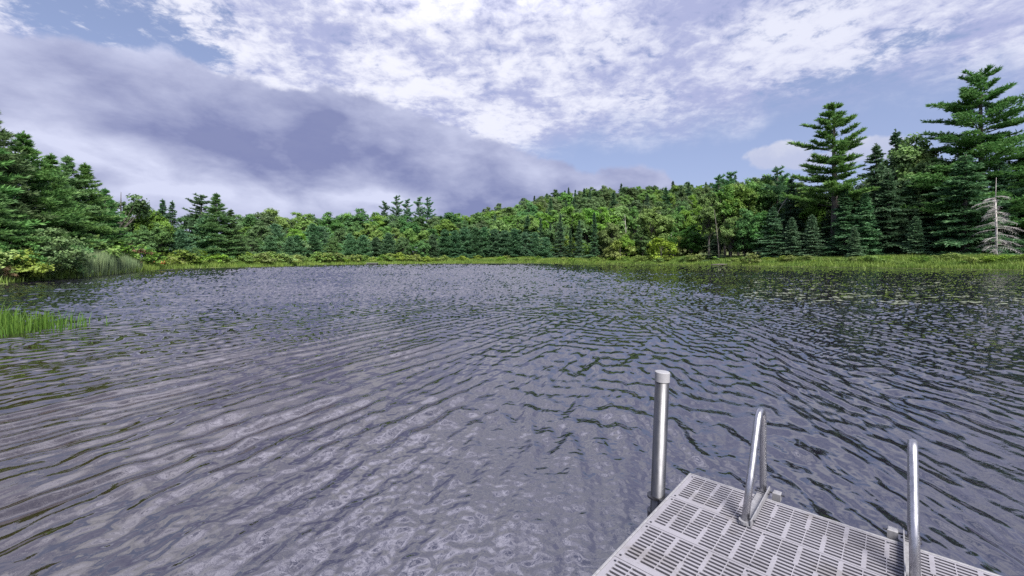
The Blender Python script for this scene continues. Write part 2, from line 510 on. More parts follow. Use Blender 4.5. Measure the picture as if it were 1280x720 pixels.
def build_ground():
    def axis(lo, hi, fine_lo, fine_hi, fine, n):
        a = np.arange(fine_lo, fine_hi + 0.01, fine)
        l = fine_lo - np.geomspace(fine, fine_lo - lo, n)[::-1]
        r = fine_hi + np.geomspace(fine, hi - fine_hi, n)
        return np.concatenate([l, a, r])
    X = axis(-2500, 2500, -75, 130, 1.25, 26); Y = axis(-2500, 3000, -24, 140, 1.25, 30)
    gx, gy = np.meshgrid(X, Y, indexing='xy')
    P = np.stack([gx.ravel(), gy.ravel()], 1)
    Z = land_z(P)
    nx, ny = len(X), len(Y)
    i = np.arange(nx * ny).reshape(ny, nx)
    f = np.stack([i[:-1, :-1], i[:-1, 1:], i[1:, 1:], i[1:, :-1]], -1).reshape(-1, 4)
    me = mesh_np('ground', np.column_stack([P, Z]), [f], M['ground'], smooth=True)
    tag(link('ground', me), 'grassy ground round the pond rising to a wooded hill', kind='structure')
build_ground()

# ------------------------------------------------------------------ water: one wave surface, finer near the dock
def build_water():
    tanmax = 1.36
    dense = np.arctan(np.linspace(-tanmax, tanmax, 1320))
    rest = np.linspace(dense[-1], 2 * math.pi + dense[0], 110)[1:-1]
    az = np.concatenate([dense, rest]); na = len(az)
    u_ = 1 / (F * CAM_Z)
    inv = np.concatenate([np.arange(5.4 * u_, 70 * u_, 0.5 * u_), np.arange(70 * u_, 0.5, 0.95 * u_), np.geomspace(0.502, 4.0, 30)])
    r = 1.0 / inv[::-1]; nr = len(r)
    # on dense rays use depth rows (straight lines), blend to circles behind
    rr, aa = np.meshgrid(r, az, indexing='ij')
    x = rr * np.sin(aa); y = rr * np.cos(aa)
    dr = (rr ** 2) * (0.9 / (F * CAM_Z)); dr = np.maximum(dr, 0.004)
    da = np.empty(na); da[:] = np.abs(np.gradient(np.unwrap(az)))
    dt = rr * da[None, :]
    g = np.random.default_rng(11)
    h = np.zeros_like(x); sx = np.zeros_like(x); sy = np.zeros_like(x)
    rx, ry = np.sin(aa), np.cos(aa)
    # rows far out are wider than the ripples: sample each row at a random place inside its width
    jit = g.uniform(-0.5, 0.5, (nr, 1)) * 2.4 + 0.8 * np.sin(aa * 23 + g.uniform(0, 6.28, (nr, 1)))
    rj = rr + jit * dr * sst(8, 20, rr)
    xg, yg = x, y
    x = rj * rx; y = rj * ry
    # gusts and shelter
    gust = 1.0 + 0.22 * np.sin(x * 0.31 + 0.17 * y + 1.0) * np.sin(y * 0.23 - 0.11 * x + 2.0) + 0.18 * np.sin(0.9 * x - 0.5 * y) * np.sin(0.7 * y + 0.4 * x + 1)
    gust += sst(14, 40, y) * (0.22 * np.sin(y * 0.16 + 0.03 * x + 0.8 * np.sin(x * 0.06)) + 0.16 * np.sin(y * 0.37 - 0.05 * x + 1.0 * np.sin(x * 0.11 + 2)))
    gust *= 1 - 0.55 * np.exp(-(((x - 0.4) / 1.5) ** 2 + ((y - 2.4) / 1.5) ** 2))
    sd = pond_sd(np.column_stack([x.ravel(), y.ravel()])).reshape(x.shape)
    shelter = 1 - 0.66 * sst(2, 13, x) * sst(9, 19, y) - 0.14 * sst(-46, -22, sd) * sst(3, 20, x) * sst(16, 32, y) - 0.55 * sst(-14, -3, sd) * (1 - sst(-22, -6, x))
    gust *= np.clip(shelter, 0.2, 2)
    grp = lambda a, b, c, d: 1.0 + 0.42 * np.sin(x * a + y * b + c) * np.sin(x * b * .8 - y * a * .7 + d) + 0.22 * np.sin(2.3 * a * x - 1.7 * b * y + d)
    left = 1 - sst(-7.0, 7.0, x - 0.10 * y + 1.2 * np.sin(.5 * y + .3 * x)); right = 1 - left
    def family(n, lmin, lmax, az0, spread, slope, weight):
        lam = np.exp(g.uniform(math.log(lmin), math.log(lmax), n))
        th = g.normal(az0, spread, n); ph = g.uniform(0, 2 * math.pi, n)
        w = weight * np.ones_like(x)
        for L, a, p in zip(lam, th, ph):
            kk = 2 * math.pi / L
            kx, ky = kk * math.cos(a), -kk * math.sin(a)        # crests run towards azimuth a
            kr = kx * rx + ky * ry; kt = kx * ry - ky * rx
            att = np.exp(-(kr * dr / 1.5) ** 2 - (kt * dt / 1.5) ** 2)
            amp = slope * math.sqrt(2.0 / n) / kk
            P = kx * x + ky * y + p
            h[...] += w * amp * att * np.sin(P)
            c = w * amp * np.cos(P)
            sx[...] += c * kx; sy[...] += c * ky
    family(34, 0.17, 0.48, R(30), R(6.5), 0.170, left * gust * grp(.9, 1.3, 0.4, 2.0))
    family(30, 0.08, 0.20, R(30), R(12), 0.075, left * gust * (1 - 0.75 * (1 - sst(4.0, 7.5, rr)) * (1 - sst(-1.6, 0.2, x))))
    family(34, 0.16, 0.46, R(6), R(8), 0.170, right * gust * grp(1.1, .8, 1.7, .3))
    family(30, 0.07, 0.19, R(8), R(14), 0.095, right * gust * grp(1.6, 1.2, 2.5, 4.))
    family(14, 0.9, 2.2, R(14), R(30), 0.035, gust)
    family(16, 0.25, 0.6, R(-60), R(25), 0.050, gust)
    family(18, 0.20, 0.7, R(88), R(22), 0.10, gust * sst(7, 22, y))
    family(36, 0.05, 0.17, R(15), R(60), 0.080, np.exp(-(((x) / 2.6) ** 2 + ((y - 2.8) / 2.2) ** 2)))
    q = 1 + 3.2 * np.abs(h); h = h + 1.6 * h * np.abs(h); sx *= q; sy *= q      # slightly peaked crests
    # far ripples: the slopes that lean away are hidden behind the crests in front of them
    sr = sx * rx + sy * ry; st = sx * ry - sy * rx
    hid = sst(6, 24, rr)
    sr2 = np.where(sr < -CAM_Z / rr, np.abs(sr), sr) * 1.15 + 0.045 * np.clip(shelter - .3, 0, 1)
    sr = sr * (1 - hid) + sr2 * hid
    sx = sr * rx + st * ry; sy = sr * ry - st * rx
    NRM = unit(np.stack([-sx.ravel(), -sy.ravel(), np.ones(sx.size)], -1))
    V = np.column_stack([xg.ravel(), yg.ravel(), h.ravel()])
    i = np.arange(nr * na).reshape(nr, na)
    j = np.roll(i, -1, 1)
    f = np.stack([i[:-1], i[1:], j[1:], j[:-1]], -1).reshape(-1, 4)
    # close the middle under the deck
    c = len(V); V = np.vstack([V, [[0, 0, 0]]])
    f3 = np.stack([np.full(na, c), i[0], j[0]], -1)
    me = mesh_np('pond_water', V, [f, f3], M['water'], smooth=True)
    at_ = me.attributes.new('wave_normal', 'FLOAT_VECTOR', 'POINT')
    at_.data.foreach_set('vector', np.vstack([NRM, [[0, 0, 1]]]).astype(np.float32).ravel())
    tag(link('pond_water', me), 'rippled grey violet pond water reflecting the cloudy sky', kind='structure')
build_water()

# ------------------------------------------------------------------ foliage building blocks

def blades(P, D, L, W, g, bend=0.0):
    """diamond blades from P along D: two triangles each, side direction random"""
    n = len(P); D = unit(D)
    S = unit(np.cross(D, g.normal(size=(n, 3))))
    L = np.broadcast_to(np.asarray(L, float), (n,))[:, None]; W = np.broadcast_to(np.asarray(W, float), (n,))[:, None]
    mid = P + D * L * 0.45
    tip = P + D * L + np.array([0, 0, -1.0]) * L * bend
    V = np.stack([P, mid + S * W * 0.5, tip, mid - S * W * 0.5], 1).reshape(-1, 3)
    f = np.arange(4 * n).reshape(n, 4)
    return V, f

def conifer(seed, H, prof, whorls, per, elev, curv, L, W, m, bare=0.0, sub=7, jit=0.15, lean=0.0, inner=0.25, flat=0.35, trunk_r=0.016, lat=0.42, drop=0.0, updir=0.2):
    """trunk mesh data and crown mesh data of a conifer.
    prof(t): branch length at relative height t; elev(t): rise of a branch; m blades per tuft"""
    g = np.random.default_rng(seed)
    tb = MB()
    top = H * 0.985
    kx = [g.normal(0, 0.006 * H) for _ in range(4)]
    tp = [Vector((0, 0, -0.5)), Vector((kx[0] * .4, kx[1] * .4, H * 0.33)), Vector((kx[2] * .6, kx[3] * .6, H * 0.66)), Vector((kx[2] * .5, kx[3] * .5, H))]
    tb.tube(tp, [trunk_r * H * 1.15, trunk_r * H * 0.85, trunk_r * H * 0.5, 0.01 * H * 0.25], 7)
    def tx(hh):
        s = hh / H; 
        if s < .33: a, b, q = Vector((0, 0, 0)), tp[1], s / .33
        elif s < .66: a, b, q = tp[1], tp[2], (s - .33) / .33
        else: a, b, q = tp[2], tp[3], (s - .66) / .34
        v = a.lerp(b, min(q, 1)); return v.x, v.y
    P = []; D = []; S = []
    for wi in range(whorls):
        tw = bare + (1 - bare) * (wi + 0.5) / whorls
        n = max(2, int(round(per * (0.75 + 0.5 * g.random()))))
        a0 = g.uniform(0, 6.28)
        for b in range(n):
            if drop and g.random() < drop: continue
            t = np.clip(tw + g.normal(0, 0.35 / whorls), bare, 0.985)
            hh = t * top
            Lb = prof(t) * (1 + g.normal(0, jit))
            if Lb < 0.05: Lb = 0.05
            a = a0 + 2 * math.pi * b / n + g.normal(0, 0.25)
            e = elev(t) + g.normal(0, 0.07)
            hx, hy = math.cos(a), math.sin(a)
            x0, y0 = tx(hh)
            def pt(s):
                z = hh + Lb * (math.tan(e) * s + curv * s * s)
                return np.array([x0 + hx * Lb * s, y0 + hy * Lb * s, z])
            tb.tube([pt(0), pt(0.55), pt(0.96)], [0.012 * Lb + 0.012, 0.008 * Lb + 0.006, 0.004], 3, cap=False)
            for s in np.linspace(inner, 1.0, max(3, int(sub * (0.5 + 0.5 * Lb / max(prof(bare + .12), .3))))):
                p = pt(s); tang = unit(pt(min(s + .05, 1.05)) - pt(s - .05))
                latl = lat * Lb * (1.08 - s) + 0.10 * Lb
                side = np.array([-hy, hx, 0.0])
                for sg in (-1, 1):
                    dl = unit(tang * 0.75 + sg * side * 0.8 + np.array([0, 0, g.normal(0.02, 0.10)]))
                    k = max(1, int(round(latl / (L * 0.55))))
                    for q in range(k):
                        u = (q + g.random()) / k
                        P.append(p + dl * latl * u + g.normal(0, 0.03, 3) * L * 2 * np.array([1, 1, flat]))
                        D.append(dl * 0.8 + tang * 0.4); S.append(1.0 - 0.25 * u)
                P.append(p); D.append(tang); S.append(1.0)
    # leader
    for s in np.linspace(0.93, 1.0, 8):
        x0, y0 = tx(H * s)
        P.append(np.array([x0, y0, H * s])); D.append(np.array([g.normal(0, .3), g.normal(0, .3), 1.0])); S.append(0.7)
    P = np.array(P); D = unit(np.array(D)); S = np.array(S)
    P = np.repeat(P, m, 0); D = np.repeat(D, m, 0); S = np.repeat(S, m)
    n = len(P)
    D2 = D + g.normal(0, 0.55, (n, 3)) * np.array([1, 1, flat * 1.5]) + np.array([0, 0, updir])
    V, f = blades(P, D2, L * S * g.uniform(0.7, 1.25, n), W * g.uniform(0.7, 1.3, n), g)
    return tb, V, f

def broadleaf(seed, H, W, trunk_h, lobes, per_lobe, leaf, shape=1.0, gap=0.0, lobe_r=0.30, flat=1.0, limb=True):
    g = np.random.default_rng(seed)
    tb = MB()
    cz = (trunk_h + H) / 2; hz = (H - trunk_h) / 2
    C = []
    tries = 0
    while len(C) < lobes and tries < 4000:
        tries += 1
        d = unit(g.normal(size=3)); rad = g.uniform(0.35, 0.86) ** 0.7
        zz = d[2] * rad
        wz = (1 - 0.35 * max(zz, 0) ** 2) * (1.0 if zz < 0 else (1 - 0.25 * shape * zz))
        p = np.array([d[0] * rad * W * wz, d[1] * rad * W * wz, cz + zz * hz])
        r = lobe_r * W * g.uniform(0.75, 1.25)
        if all(np.linalg.norm((p - c) / np.array([1, 1, .9])) > 0.62 * (r + q) * 0.75 for c, q in C):
            C.append((p, r))
    bend = [g.normal(0, .02 * H) for _ in range(2)]
    hub = np.array([bend[0], bend[1], trunk_h + 0.35 * (H - trunk_h)])
    tb.tube([(0, 0, -0.5), (bend[0] * .4, bend[1] * .4, trunk_h * 0.6), tuple(hub), (bend[0] * 1.4, bend[1] * 1.4, H * 0.9)],
            [0.020 * H, 0.014 * H, 0.009 * H, 0.002 * H], 7)
    P = []; N = []; Ls = []
    for c, r in C:
        if limb:
            s = g.uniform(0.25, 0.8); st = np.array([bend[0] * s, bend[1] * s, trunk_h * 0.8 + s * (c[2] - trunk_h * 0.8) * 0.75])
            md = (st + c) / 2 + np.array([0, 0, -0.06 * H * 0.3])
            tb.tube([st, md, c], [0.007 * H, 0.004 * H, 0.0015 * H], 4, cap=False)
        n = int(per_lobe * (r / (lobe_r * W)) ** 2)
        # sub clumps inside the lobe so its surface is uneven
        kc = max(5, n // 34)
        sd = unit(g.normal(size=(kc, 3))); sd[:, 2] = np.abs(sd[:, 2]) * np.where(g.random(kc) < 0.78, 1, -1)
        sp = c + sd * (r * g.uniform(0.55, 1.02, (kc, 1))) * np.array([1, 1, flat])
        w = g.integers(0, kc, n)
        off = g.normal(0, 1, (n, 3)) * np.array([1, 1, 0.85]) * r * 0.22
        pp = sp[w] + off
        if gap:
            keep = g.random(n) > gap; pp = pp[keep]; w = w[keep]
        P.append(pp); N.append(unit(sd[w] + g.normal(0, 0.6, (len(pp), 3)) + np.array([0, 0, 0.5])))
    P = np.concatenate(P); N = np.concatenate(N); n = len(P)
    T = unit(np.cross(N, g.normal(size=(n, 3)))); B = np.cross(N, T)
    l = (leaf * g.uniform(0.65, 1.35, n))[:, None]
    V = np.stack([P - T * l * .5, P + B * l * .36, P + T * l * .5 - N * l * .12, P - B * l * .36], 1).reshape(-1, 3)
    return tb, V, np.arange(4 * n).reshape(n, 4)

PROTO = {}
def proto(key, build, leaf_mat, bark_mat, H):
    tb, V, f = build
    PROTO[key] = (tb.mesh(key + '_trunk', M[bark_mat]), mesh_np(key + '_crown', V, [f], M[leaf_mat]), H)

# left bank white pines: bushy, layered, to the ground
def pr_pine(t, R0=3.4): return R0 * min((1.0 - t) ** 0.72, 1.25 * (1.0 - t)) * (0.82 + 0.18 * math.sin(t * 41)) * (1.0 if t > 0.12 else 0.8 + t * 1.6)
for i in range(3):
    proto('bushy_pine_%d' % i, conifer(20 + i, 11.0, pr_pine, 25, 7, lambda t: 0.10 + 0.75 * max(0, t - .45), 0.05, 0.40, 0.070, 6, bare=0.03, sub=8, jit=.18, inner=.25), 'pine', 'bark', 11.0)
for i in range(3):
    proto('young_pine_%d' % i, conifer(40 + i, 9.0, lambda t: 2.9 * (1 - t) ** 0.62 * (.85 + .15 * math.sin(t * 33)), 18, 7, lambda t: 0.18 + 0.6 * t, 0.08, 0.50, 0.12, 5, bare=0.02, sub=7, jit=.18, inner=.2), 'pine_blue', 'bark', 9.0)
# spruces and firs
for i in range(4):
    wd = (2.5, 2.0, 1.6, 2.9)[i]
    proto('spruce_%d' % i, conifer(60 + i, 12.0, lambda t, wd=wd, i=i: wd * (1 - t) ** 0.85 * (.88 + .16 * math.sin(t * (37 + 7 * i) + i)), 30, 7, lambda t: -0.18 + 0.55 * t, -0.06, 0.36, 0.11, 4, bare=0.015, sub=7, jit=.34, updir=-.05, inner=.15, drop=.1), 'spruce', 'bark', 12.0)
for i in range(2):
    proto('pale_spruce_%d' % i, conifer(70 + i, 9.0, lambda t, i=i: (2.0, 2.3)[i] * (1 - t) ** 0.85 * (.9 + .1 * math.sin(t * 50)), 24, 7, lambda t: -0.10 + 0.55 * t, -0.04, 0.36, 0.10, 4, bare=0.015, sub=7, jit=.2, updir=-.03, inner=.15), 'spruce_pale', 'bark', 9.0)
# tall old white pines
def pr_old(t):
    return (3.9 + 2.9 * math.sin(t * 61 + 1.0) * .35) * (1 - t) ** 0.55 * (0.62 if t < .45 else 1.0)
proto('old_pine_0', conifer(81, 24.0, lambda t: 5.0 * (1.03 - t) ** 0.72 * (0.9 + 0.22 * math.sin(t * 47)), 19, 6, lambda t: 0.28 + 0.6 * max(0, t - .4), 0.04, 0.62, 0.11, 8, bare=0.32, sub=11, jit=.32, inner=.34, drop=.22, lat=.32), 'pine', 'bark', 24.0)
proto('old_pine_1', conifer(87, 28.0, lambda t: (9.4 * (1.03 - t) ** 0.72) * (0.92 + 0.12 * math.sin(t * 39)) * (1 if t > .3 else .75 + .83 * t), 25, 7, lambda t: 0.05 + 0.85 * max(0, t - .45), 0.05, 0.62, 0.11, 8, bare=0.08, sub=13, jit=.28, inner=.20, drop=.12, lat=.32), 'pine', 'bark', 28.0)
proto('old_pine_2', conifer(91, 18.0, lambda t: 3.0 * (1.02 - t) ** 0.5 * (0.85 + 0.30 * math.sin(t * 53)), 17, 5, lambda t: 0.22 + .3 * t, 0.02, 0.60, 0.12, 6, bare=0.40, sub=7, jit=.3, drop=.28), 'pine_blue', 'bark', 18.0)
# broadleaved trees
for i in range(3):
    proto('maple_%d' % i, broadleaf(100 + i, 14.0, 4.6, 2.2, 46, 470, 0.31, lobe_r=.23), 'broad', 'bark', 14.0)
for i in range(3):
    proto('darkleaf_%d' % i, broadleaf(120 + i, 14.0, 4.4, 1.2, 46, 470, 0.31, lobe_r=.22), 'broad_dark', 'bark', 14.0)
for i in range(2):
    proto('aspen_%d' % i, broadleaf(140 + i, 17.0, 3.2, 5.0, 30, 330, 0.34, shape=.5, lobe_r=.34, gap=.1), 'broad', 'bark', 17.0)
proto('open_cherry_0', broadleaf(150, 15.0, 4.2, 4.0, 17, 240, 0.36, lobe_r=.24), 'broad_dark', 'bark', 15.0)
for i in range(3):
    proto('shrub_%d' % i, broadleaf(160 + i, 2.2, 1.5, 0.1, 14, 130, 0.17, lobe_r=.34), 'shrub', 'bark', 2.2)
for i in range(2):
    proto('alder_%d' % i, broadleaf(170 + i, 4.2, 2.2, 0.3, 22, 240, 0.17, lobe_r=.28), 'broad_dark', 'bark', 4.2)
proto('brown_bush_0', broadleaf(180, 2.2, 1.2, 0.1, 10, 90, 0.15, lobe_r=.34, gap=.3), 'brown_leaf', 'bark', 2.2)

# the hill wood reuses the dark crowns with a duller olive leaf
M['hill_leaf'] = foliage('olive_hill_leaves', (0.073, 0.140, 0.053), (0.130, 0.198, 0.072), 0.32, 0.02)
for i in range(3):
    t_, c_, h_ = PROTO['darkleaf_%d' % i]
    c2 = c_.copy(); c2.name = 'hill_crown'; c2.materials[0] = M['hill_leaf']
    PROTO['hill_%d' % i] = (t_, c2, h_)
TREES = []
def tree(name, cat, key, X, Y, height, wide=1.0, label=None, group=None, z=None, tilt=0.0):
    tm, cm, H = PROTO[key]
    s = height / H
    z = zg(X, Y) if z is None else z
    o = empty(name, (X, Y, z - 0.05), rnd.uniform(0, 6.283))
    o.scale = (s * wide, s * wide, s)
    if tilt: o.rotation_euler[0] = tilt
    a = link('trunk', tm, o); b = link('crown', cm, o)
    tag(o, label, cat, group)
    TREES.append((o, X / Y * F + 640, Y, group))
    return o

def tree_px(name, cat, key, px, top, Y, wide=1.0, label=None, group=None, tilt=0.0):
    X = at(px, Y); z = zg(X, Y)
    h = (HOR - top) / F * Y + CAM_Z - z
    return tree(name, cat, key, X, Y, max(h, 0.8), wide, label, group, z, tilt)

ORD = ['first', 'second', 'third', 'fourth', 'fifth', 'sixth', 'seventh', 'eighth', 'ninth', 'tenth', 'eleventh', 'twelfth', 'thirteenth', 'fourteenth',
       'fifteenth', 'sixteenth', 'seventeenth', 'eighteenth', 'nineteenth', 'twentieth']

_sp = sorted(SHORE_PX)
def shoreY(px): return yd(np.interp(px, [a for a, b in _sp], [b for a, b in _sp]))

# ------------------------------------------------------------------ left bank, nearest trees
LP = [(-62, 92, 30.0, 0, 1.15, 'very tall bushy white pine at the left picture edge, nearest of the left bank pines'),
      (-12, 132, 34.0, 1, 1.15, 'tall bushy pine with twiggy top, highest tip of the left bank pines'),
      (28, 166, 37.0, 2, 1.2, 'bushy pine with thin bare leader beside the highest left bank pine'),
      (62, 193, 41.0, 0, 1.15, 'middle bushy pine of the left bank, above the dark alder bush'),
      (84, 196, 44.5, 1, 1.15, 'narrow pine tip rising between the middle left bank pines'),
      (106, 205, 46.0, 2, 1.15, 'lower rounded pine above the reed bed on the left bank'),
      (132, 236, 52.0, 1, 1.2, 'smallest bushy pine at the right end of the left bank pine row')]
for px, top, Y, v, wd, lab in LP:
    tree_px('pine_tree', 'pine tree', 'bushy_pine_%d' % v, px, top, Y, wd, lab, 'bushy pines along the left bank')
for px, top, Y, wd, lab in [(-20, 215, 29.0, 1.3, 'low leafy pine filling the left picture edge under the tallest pine'),
                            (-38, 190, 28.2, 1.3, 'pine of middle height squeezed against the left picture edge')]:
    tree_px('pine_tree', 'pine tree', 'bushy_pine_2', px, top, Y, wd, lab, 'bushy pines along the left bank')
for px, top, Y, key, wd, lab, cat, nm in [
        (62, 284, 31.8, 'alder_0', 1.2, 'dark alder bush leaning over the water below the middle left pines', 'bush', 'alder_bush'),
        (40, 292, 31.0, 'alder_1', 1.1, 'small alder bush just left of the dark leaning alder', 'bush', 'alder_bush'),
        (76, 296, 34.0, 'alder_1', 1.2, 'alder bush touching the left end of the reed bed', 'bush', 'alder_bush'),
        (112, 296, 42.0, 'shrub_0', 1.3, 'yellowish shrub behind the middle of the reed bed', 'shrub', 'shrub'),
        (140, 303, 47.0, 'shrub_1', 1.3, 'yellowish shrub behind the right half of the reed bed', 'shrub', 'shrub'),
        (162, 306, 53.0, 'brown_bush_0', 1.5, 'browning bush behind the right end of the reed bed', 'bush', 'brown_bush'),
        (178, 312, 56.0, 'shrub_2', 1.5, 'olive shrub between the reed bed and the red boat', 'shrub', 'shrub'),
        (8, 296, 28.6, 'alder_1', 1.2, 'dark leafy bush at the left picture edge above low bright shrubs', 'bush', 'alder_bush'),
        (-14, 306, 27.2, 'shrub_0', 1.3, 'yellow green shrub cut by the left picture edge', 'shrub', 'shrub'),
        (22, 316, 28.6, 'shrub_1', 1.3, 'low yellow green shrub at the waterline under the left pines', 'shrub', 'shrub'),
        (2, 328, 27.0, 'brown_bush_0', 1.2, 'reddish brown low bush at the waterline by the left picture edge', 'bush', 'brown_bush'),
        (44, 322, 30.6, 'shrub_2', 1.4, 'low olive shrub at the foot of the alder bushes', 'shrub', 'shrub'),
        (82, 330, 34.0, 'shrub_0', 1.5, 'small shrub at the left foot of the reed bed', 'shrub', 'shrub')]:
    tree_px(nm, cat, key, px, top, Y, wd, lab)

# beyond the left bank: open cherry, yellowing maple and dark pines
for px, top, Y, key, wd, lab, cat, nm in [
        (150, 229, 62.0, 'open_cherry_0', 1.2, 'open crowned tree showing sky through its leaves right of the left pines', 'broadleaf tree', 'broadleaf_tree'),
        (172, 243, 66.0, 'open_cherry_0', 1.0, 'second open crowned tree, lower and right of the gappy one', 'broadleaf tree', 'broadleaf_tree'),
        (160, 268, 64.0, 'darkleaf_0', 1.1, 'dark leafy tree below the two open crowned trees', 'broadleaf tree', 'broadleaf_tree'),
        (190, 259, 66.0, 'maple_0', 1.0, 'yellow green maple above the red boat', 'maple tree', 'maple_tree'),
        (203, 249, 74.0, 'spruce_2', 1.2, 'thin brownish conifer tip behind the yellow green maple', 'spruce tree', 'spruce_tree'),
        (216, 251, 75.0, 'spruce_1', 1.1, 'second thin conifer tip right of the yellow green maple', 'spruce tree', 'spruce_tree'),
        (180, 282, 62.0, 'darkleaf_1', 1.0, 'dark tree standing behind the reed bed end', 'broadleaf tree', 'broadleaf_tree'),
        (199, 276, 65.0, 'darkleaf_2', 1.0, 'dark round tree directly behind the red boat', 'broadleaf tree', 'broadleaf_tree'),
        (226, 288, 68.0, 'young_pine_1', 1.3, 'low dark pine left of the pines with bare trunks', 'pine tree', 'pine_tree'),
        (236, 264, 76.0, 'darkleaf_0', 1.1, 'dark round tree behind the low dark pine', 'broadleaf tree', 'broadleaf_tree'),
        (251, 244, 76.0, 'old_pine_2', 1.5, 'tall dark pine, left one of the pair above the olive shrubs', 'pine tree', 'pine_tree'),
        (271, 242, 75.0, 'bushy_pine_1', 1.25, 'tall dark pine, right one of the pair above the olive shrubs', 'pine tree', 'pine_tree'),
        (288, 262, 77.0, 'bushy_pine_0', 1.25, 'broad dark pine with spreading boughs right of the tall pair', 'pine tree', 'pine_tree'),
        (258, 272, 74.0, 'young_pine_0', 1.2, 'dense dark pine in front of the tall pair', 'pine tree', 'pine_tree')]:
    tree_px(nm, cat, key, px, top, Y, wd, lab)

# ------------------------------------------------------------------ far left shore in three rows
SKY = [(200, 258), (225, 262), (250, 250), (300, 264), (320, 258), (345, 259), (366, 274), (380, 259), (400, 263), (430, 265), (450, 259), (470, 264), (490, 264),
       (520, 266), (545, 268), (560, 259), (585, 263), (600, 263), (620, 260), (645, 253), (680, 250)]
def sky_y(px): return float(np.interp(px, [a for a, b in SKY], [b for a, b in SKY]))
def row(p0, p1, step, frac, dy, kinds, group, lab, jit=4.0, wide=(1.0, 1.35)):
    px = p0; n = 0; items = []
    while px < p1:
        q = px + rnd.uniform(-.3, .3) * step
        top = sky_y(q) + frac * (318 - sky_y(q)) + rnd.uniform(0, jit)
        key, nm, cat, word = rnd.choice(kinds)
        items.append((q, top, key, nm, cat, word)); px += step
    for i, (q, top, key, nm, cat, word) in enumerate(sorted(items)):
        tree_px(nm, cat, key, q, top, float(shoreY(q)) + dy + rnd.uniform(-4, 4), rnd.uniform(*wide), lab % (word, ORD[i] if i < 20 else 'last'), group)
DK = [('darkleaf_%d' % i, 'broadleaf_tree', 'broadleaf tree', 'dark round crowned tree') for i in range(3)]
MP = [('maple_%d' % i, 'maple_tree', 'maple tree', 'lighter green maple') for i in range(3)]
YP = [('young_pine_%d' % i, 'pine_tree', 'pine tree', 'blue green pine') for i in range(3)]
SP = [('spruce_%d' % i, 'spruce_tree', 'spruce tree', 'dark pointed spruce') for i in range(3)]
row(300, 545, 15, 0.0, 40, DK + DK + MP, 'back row of trees on the far left shore', '%s on the skyline behind the far left shore, %s from the left', 5)
row(306, 545, 17, 0.26, 22, DK + MP + YP, 'middle row of trees on the far left shore', '%s in the middle row behind the olive thicket, %s from the left', 7)
row(300, 530, 19, 0.50, 11, DK + YP + YP, 'front row of trees on the far left shore', '%s standing just behind the olive thicket, %s from the left', 7)
row(546, 668, 13, 0.0, 46, DK + MP, 'skyline trees behind the pine plantation', '%s on the skyline behind the dense pine stand, %s from the left', 5)
row(546, 668, 13, 0.18, 30, DK + MP + MP, 'trees between skyline and pine plantation', '%s between the skyline and the dense pine stand, %s from the left', 5)
for i, (px, top) in enumerate([(481, 251), (496, 244), (509, 248), (524, 245), (535, 246)]):
    tree_px('pine_tree', 'pine tree', 'old_pine_2', px, top + 2, 158 + 3 * i, 0.95,
            ['shortest of the five tall dark pines above the far shore canopy, leftmost', 'second of the five tall dark pines above the far shore canopy',
             'middle one of the five tall dark pines above the far shore canopy', 'fourth of the five tall dark pines above the far shore canopy',
             'rightmost of the five tall dark pines above the far shore canopy'][i], 'five tall pines above the canopy')
# dense pine stand at the middle of the far shore
PLA = [(541, 294), (556, 288), (569, 289), (581, 285), (594, 286), (606, 285), (618, 287), (631, 289), (643, 287), (656, 291), (669, 291), (682, 297)]
for i, (px, top) in enumerate(PLA):
    tree_px('pine_tree', 'pine tree', 'young_pine_%d' % (i % 3), px, top, float(shoreY(px)) + 9 + rnd.uniform(-1.5, 2), rnd.uniform(1.1, 1.4),
            'blue green pine in the dense even stand across the pond, %s from the left' % ORD[i], 'dense pine stand on the far shore')
# dark pointed spruces right of the stand
for i, (px, top, wd) in enumerate([(676, 273, .9), (688, 279, .9), (701, 268, 1.0), (713, 286, .9), (724, 275, .95), (743, 265, .85)]):
    tree_px('spruce_tree', 'spruce tree', 'spruce_%d' % (1 + i % 2), px, top, float(shoreY(px)) + 9 + (6 if i < 2 else 0), wd,
            'dark narrow spruce right of the dense pine stand, %s of six from the left' % ORD[i], 'dark spruces right of the pine stand')

# ------------------------------------------------------------------ bright broadleaved trees below the hill
BR = [(664, 268, 20, 'maple_1'), (680, 264, 24, 'maple_0'), (694, 261, 26, 'maple_2'), (711, 257, 30, 'maple_1'), (727, 262, 24, 'aspen_0'), (737, 258, 32, 'maple_0'),
      (757, 257, 22, 'maple_2'), (775, 256, 24, 'maple_1'), (764, 276, 12, 'maple_0'), (792, 258, 24, 'aspen_1'), (815, 256, 14, 'maple_2'), (832, 266, 20, 'maple_0'),
      (846, 264, 18, 'aspen_0'), (858, 262, 22, 'maple_1'), (872, 256, 24, 'aspen_1'), (803, 284, 11, 'darkleaf_0'), (782, 292, 9, 'maple_0'), (842, 288, 10, 'aspen_0'), (864, 280, 12, 'maple_2')]
for i, (px, top, dy, key) in enumerate(sorted(BR)):
    tree_px('maple_tree' if 'maple' in key else 'broadleaf_tree', 'maple tree' if 'maple' in key else 'broadleaf tree', key, px, top, float(shoreY(px)) + dy, 1.15 if 'maple' in key else 1.0,
            'sunlit yellow green leafy tree at the foot of the hill, %s from the left' % ORD[i], 'bright leafy trees at the foot of the hill')

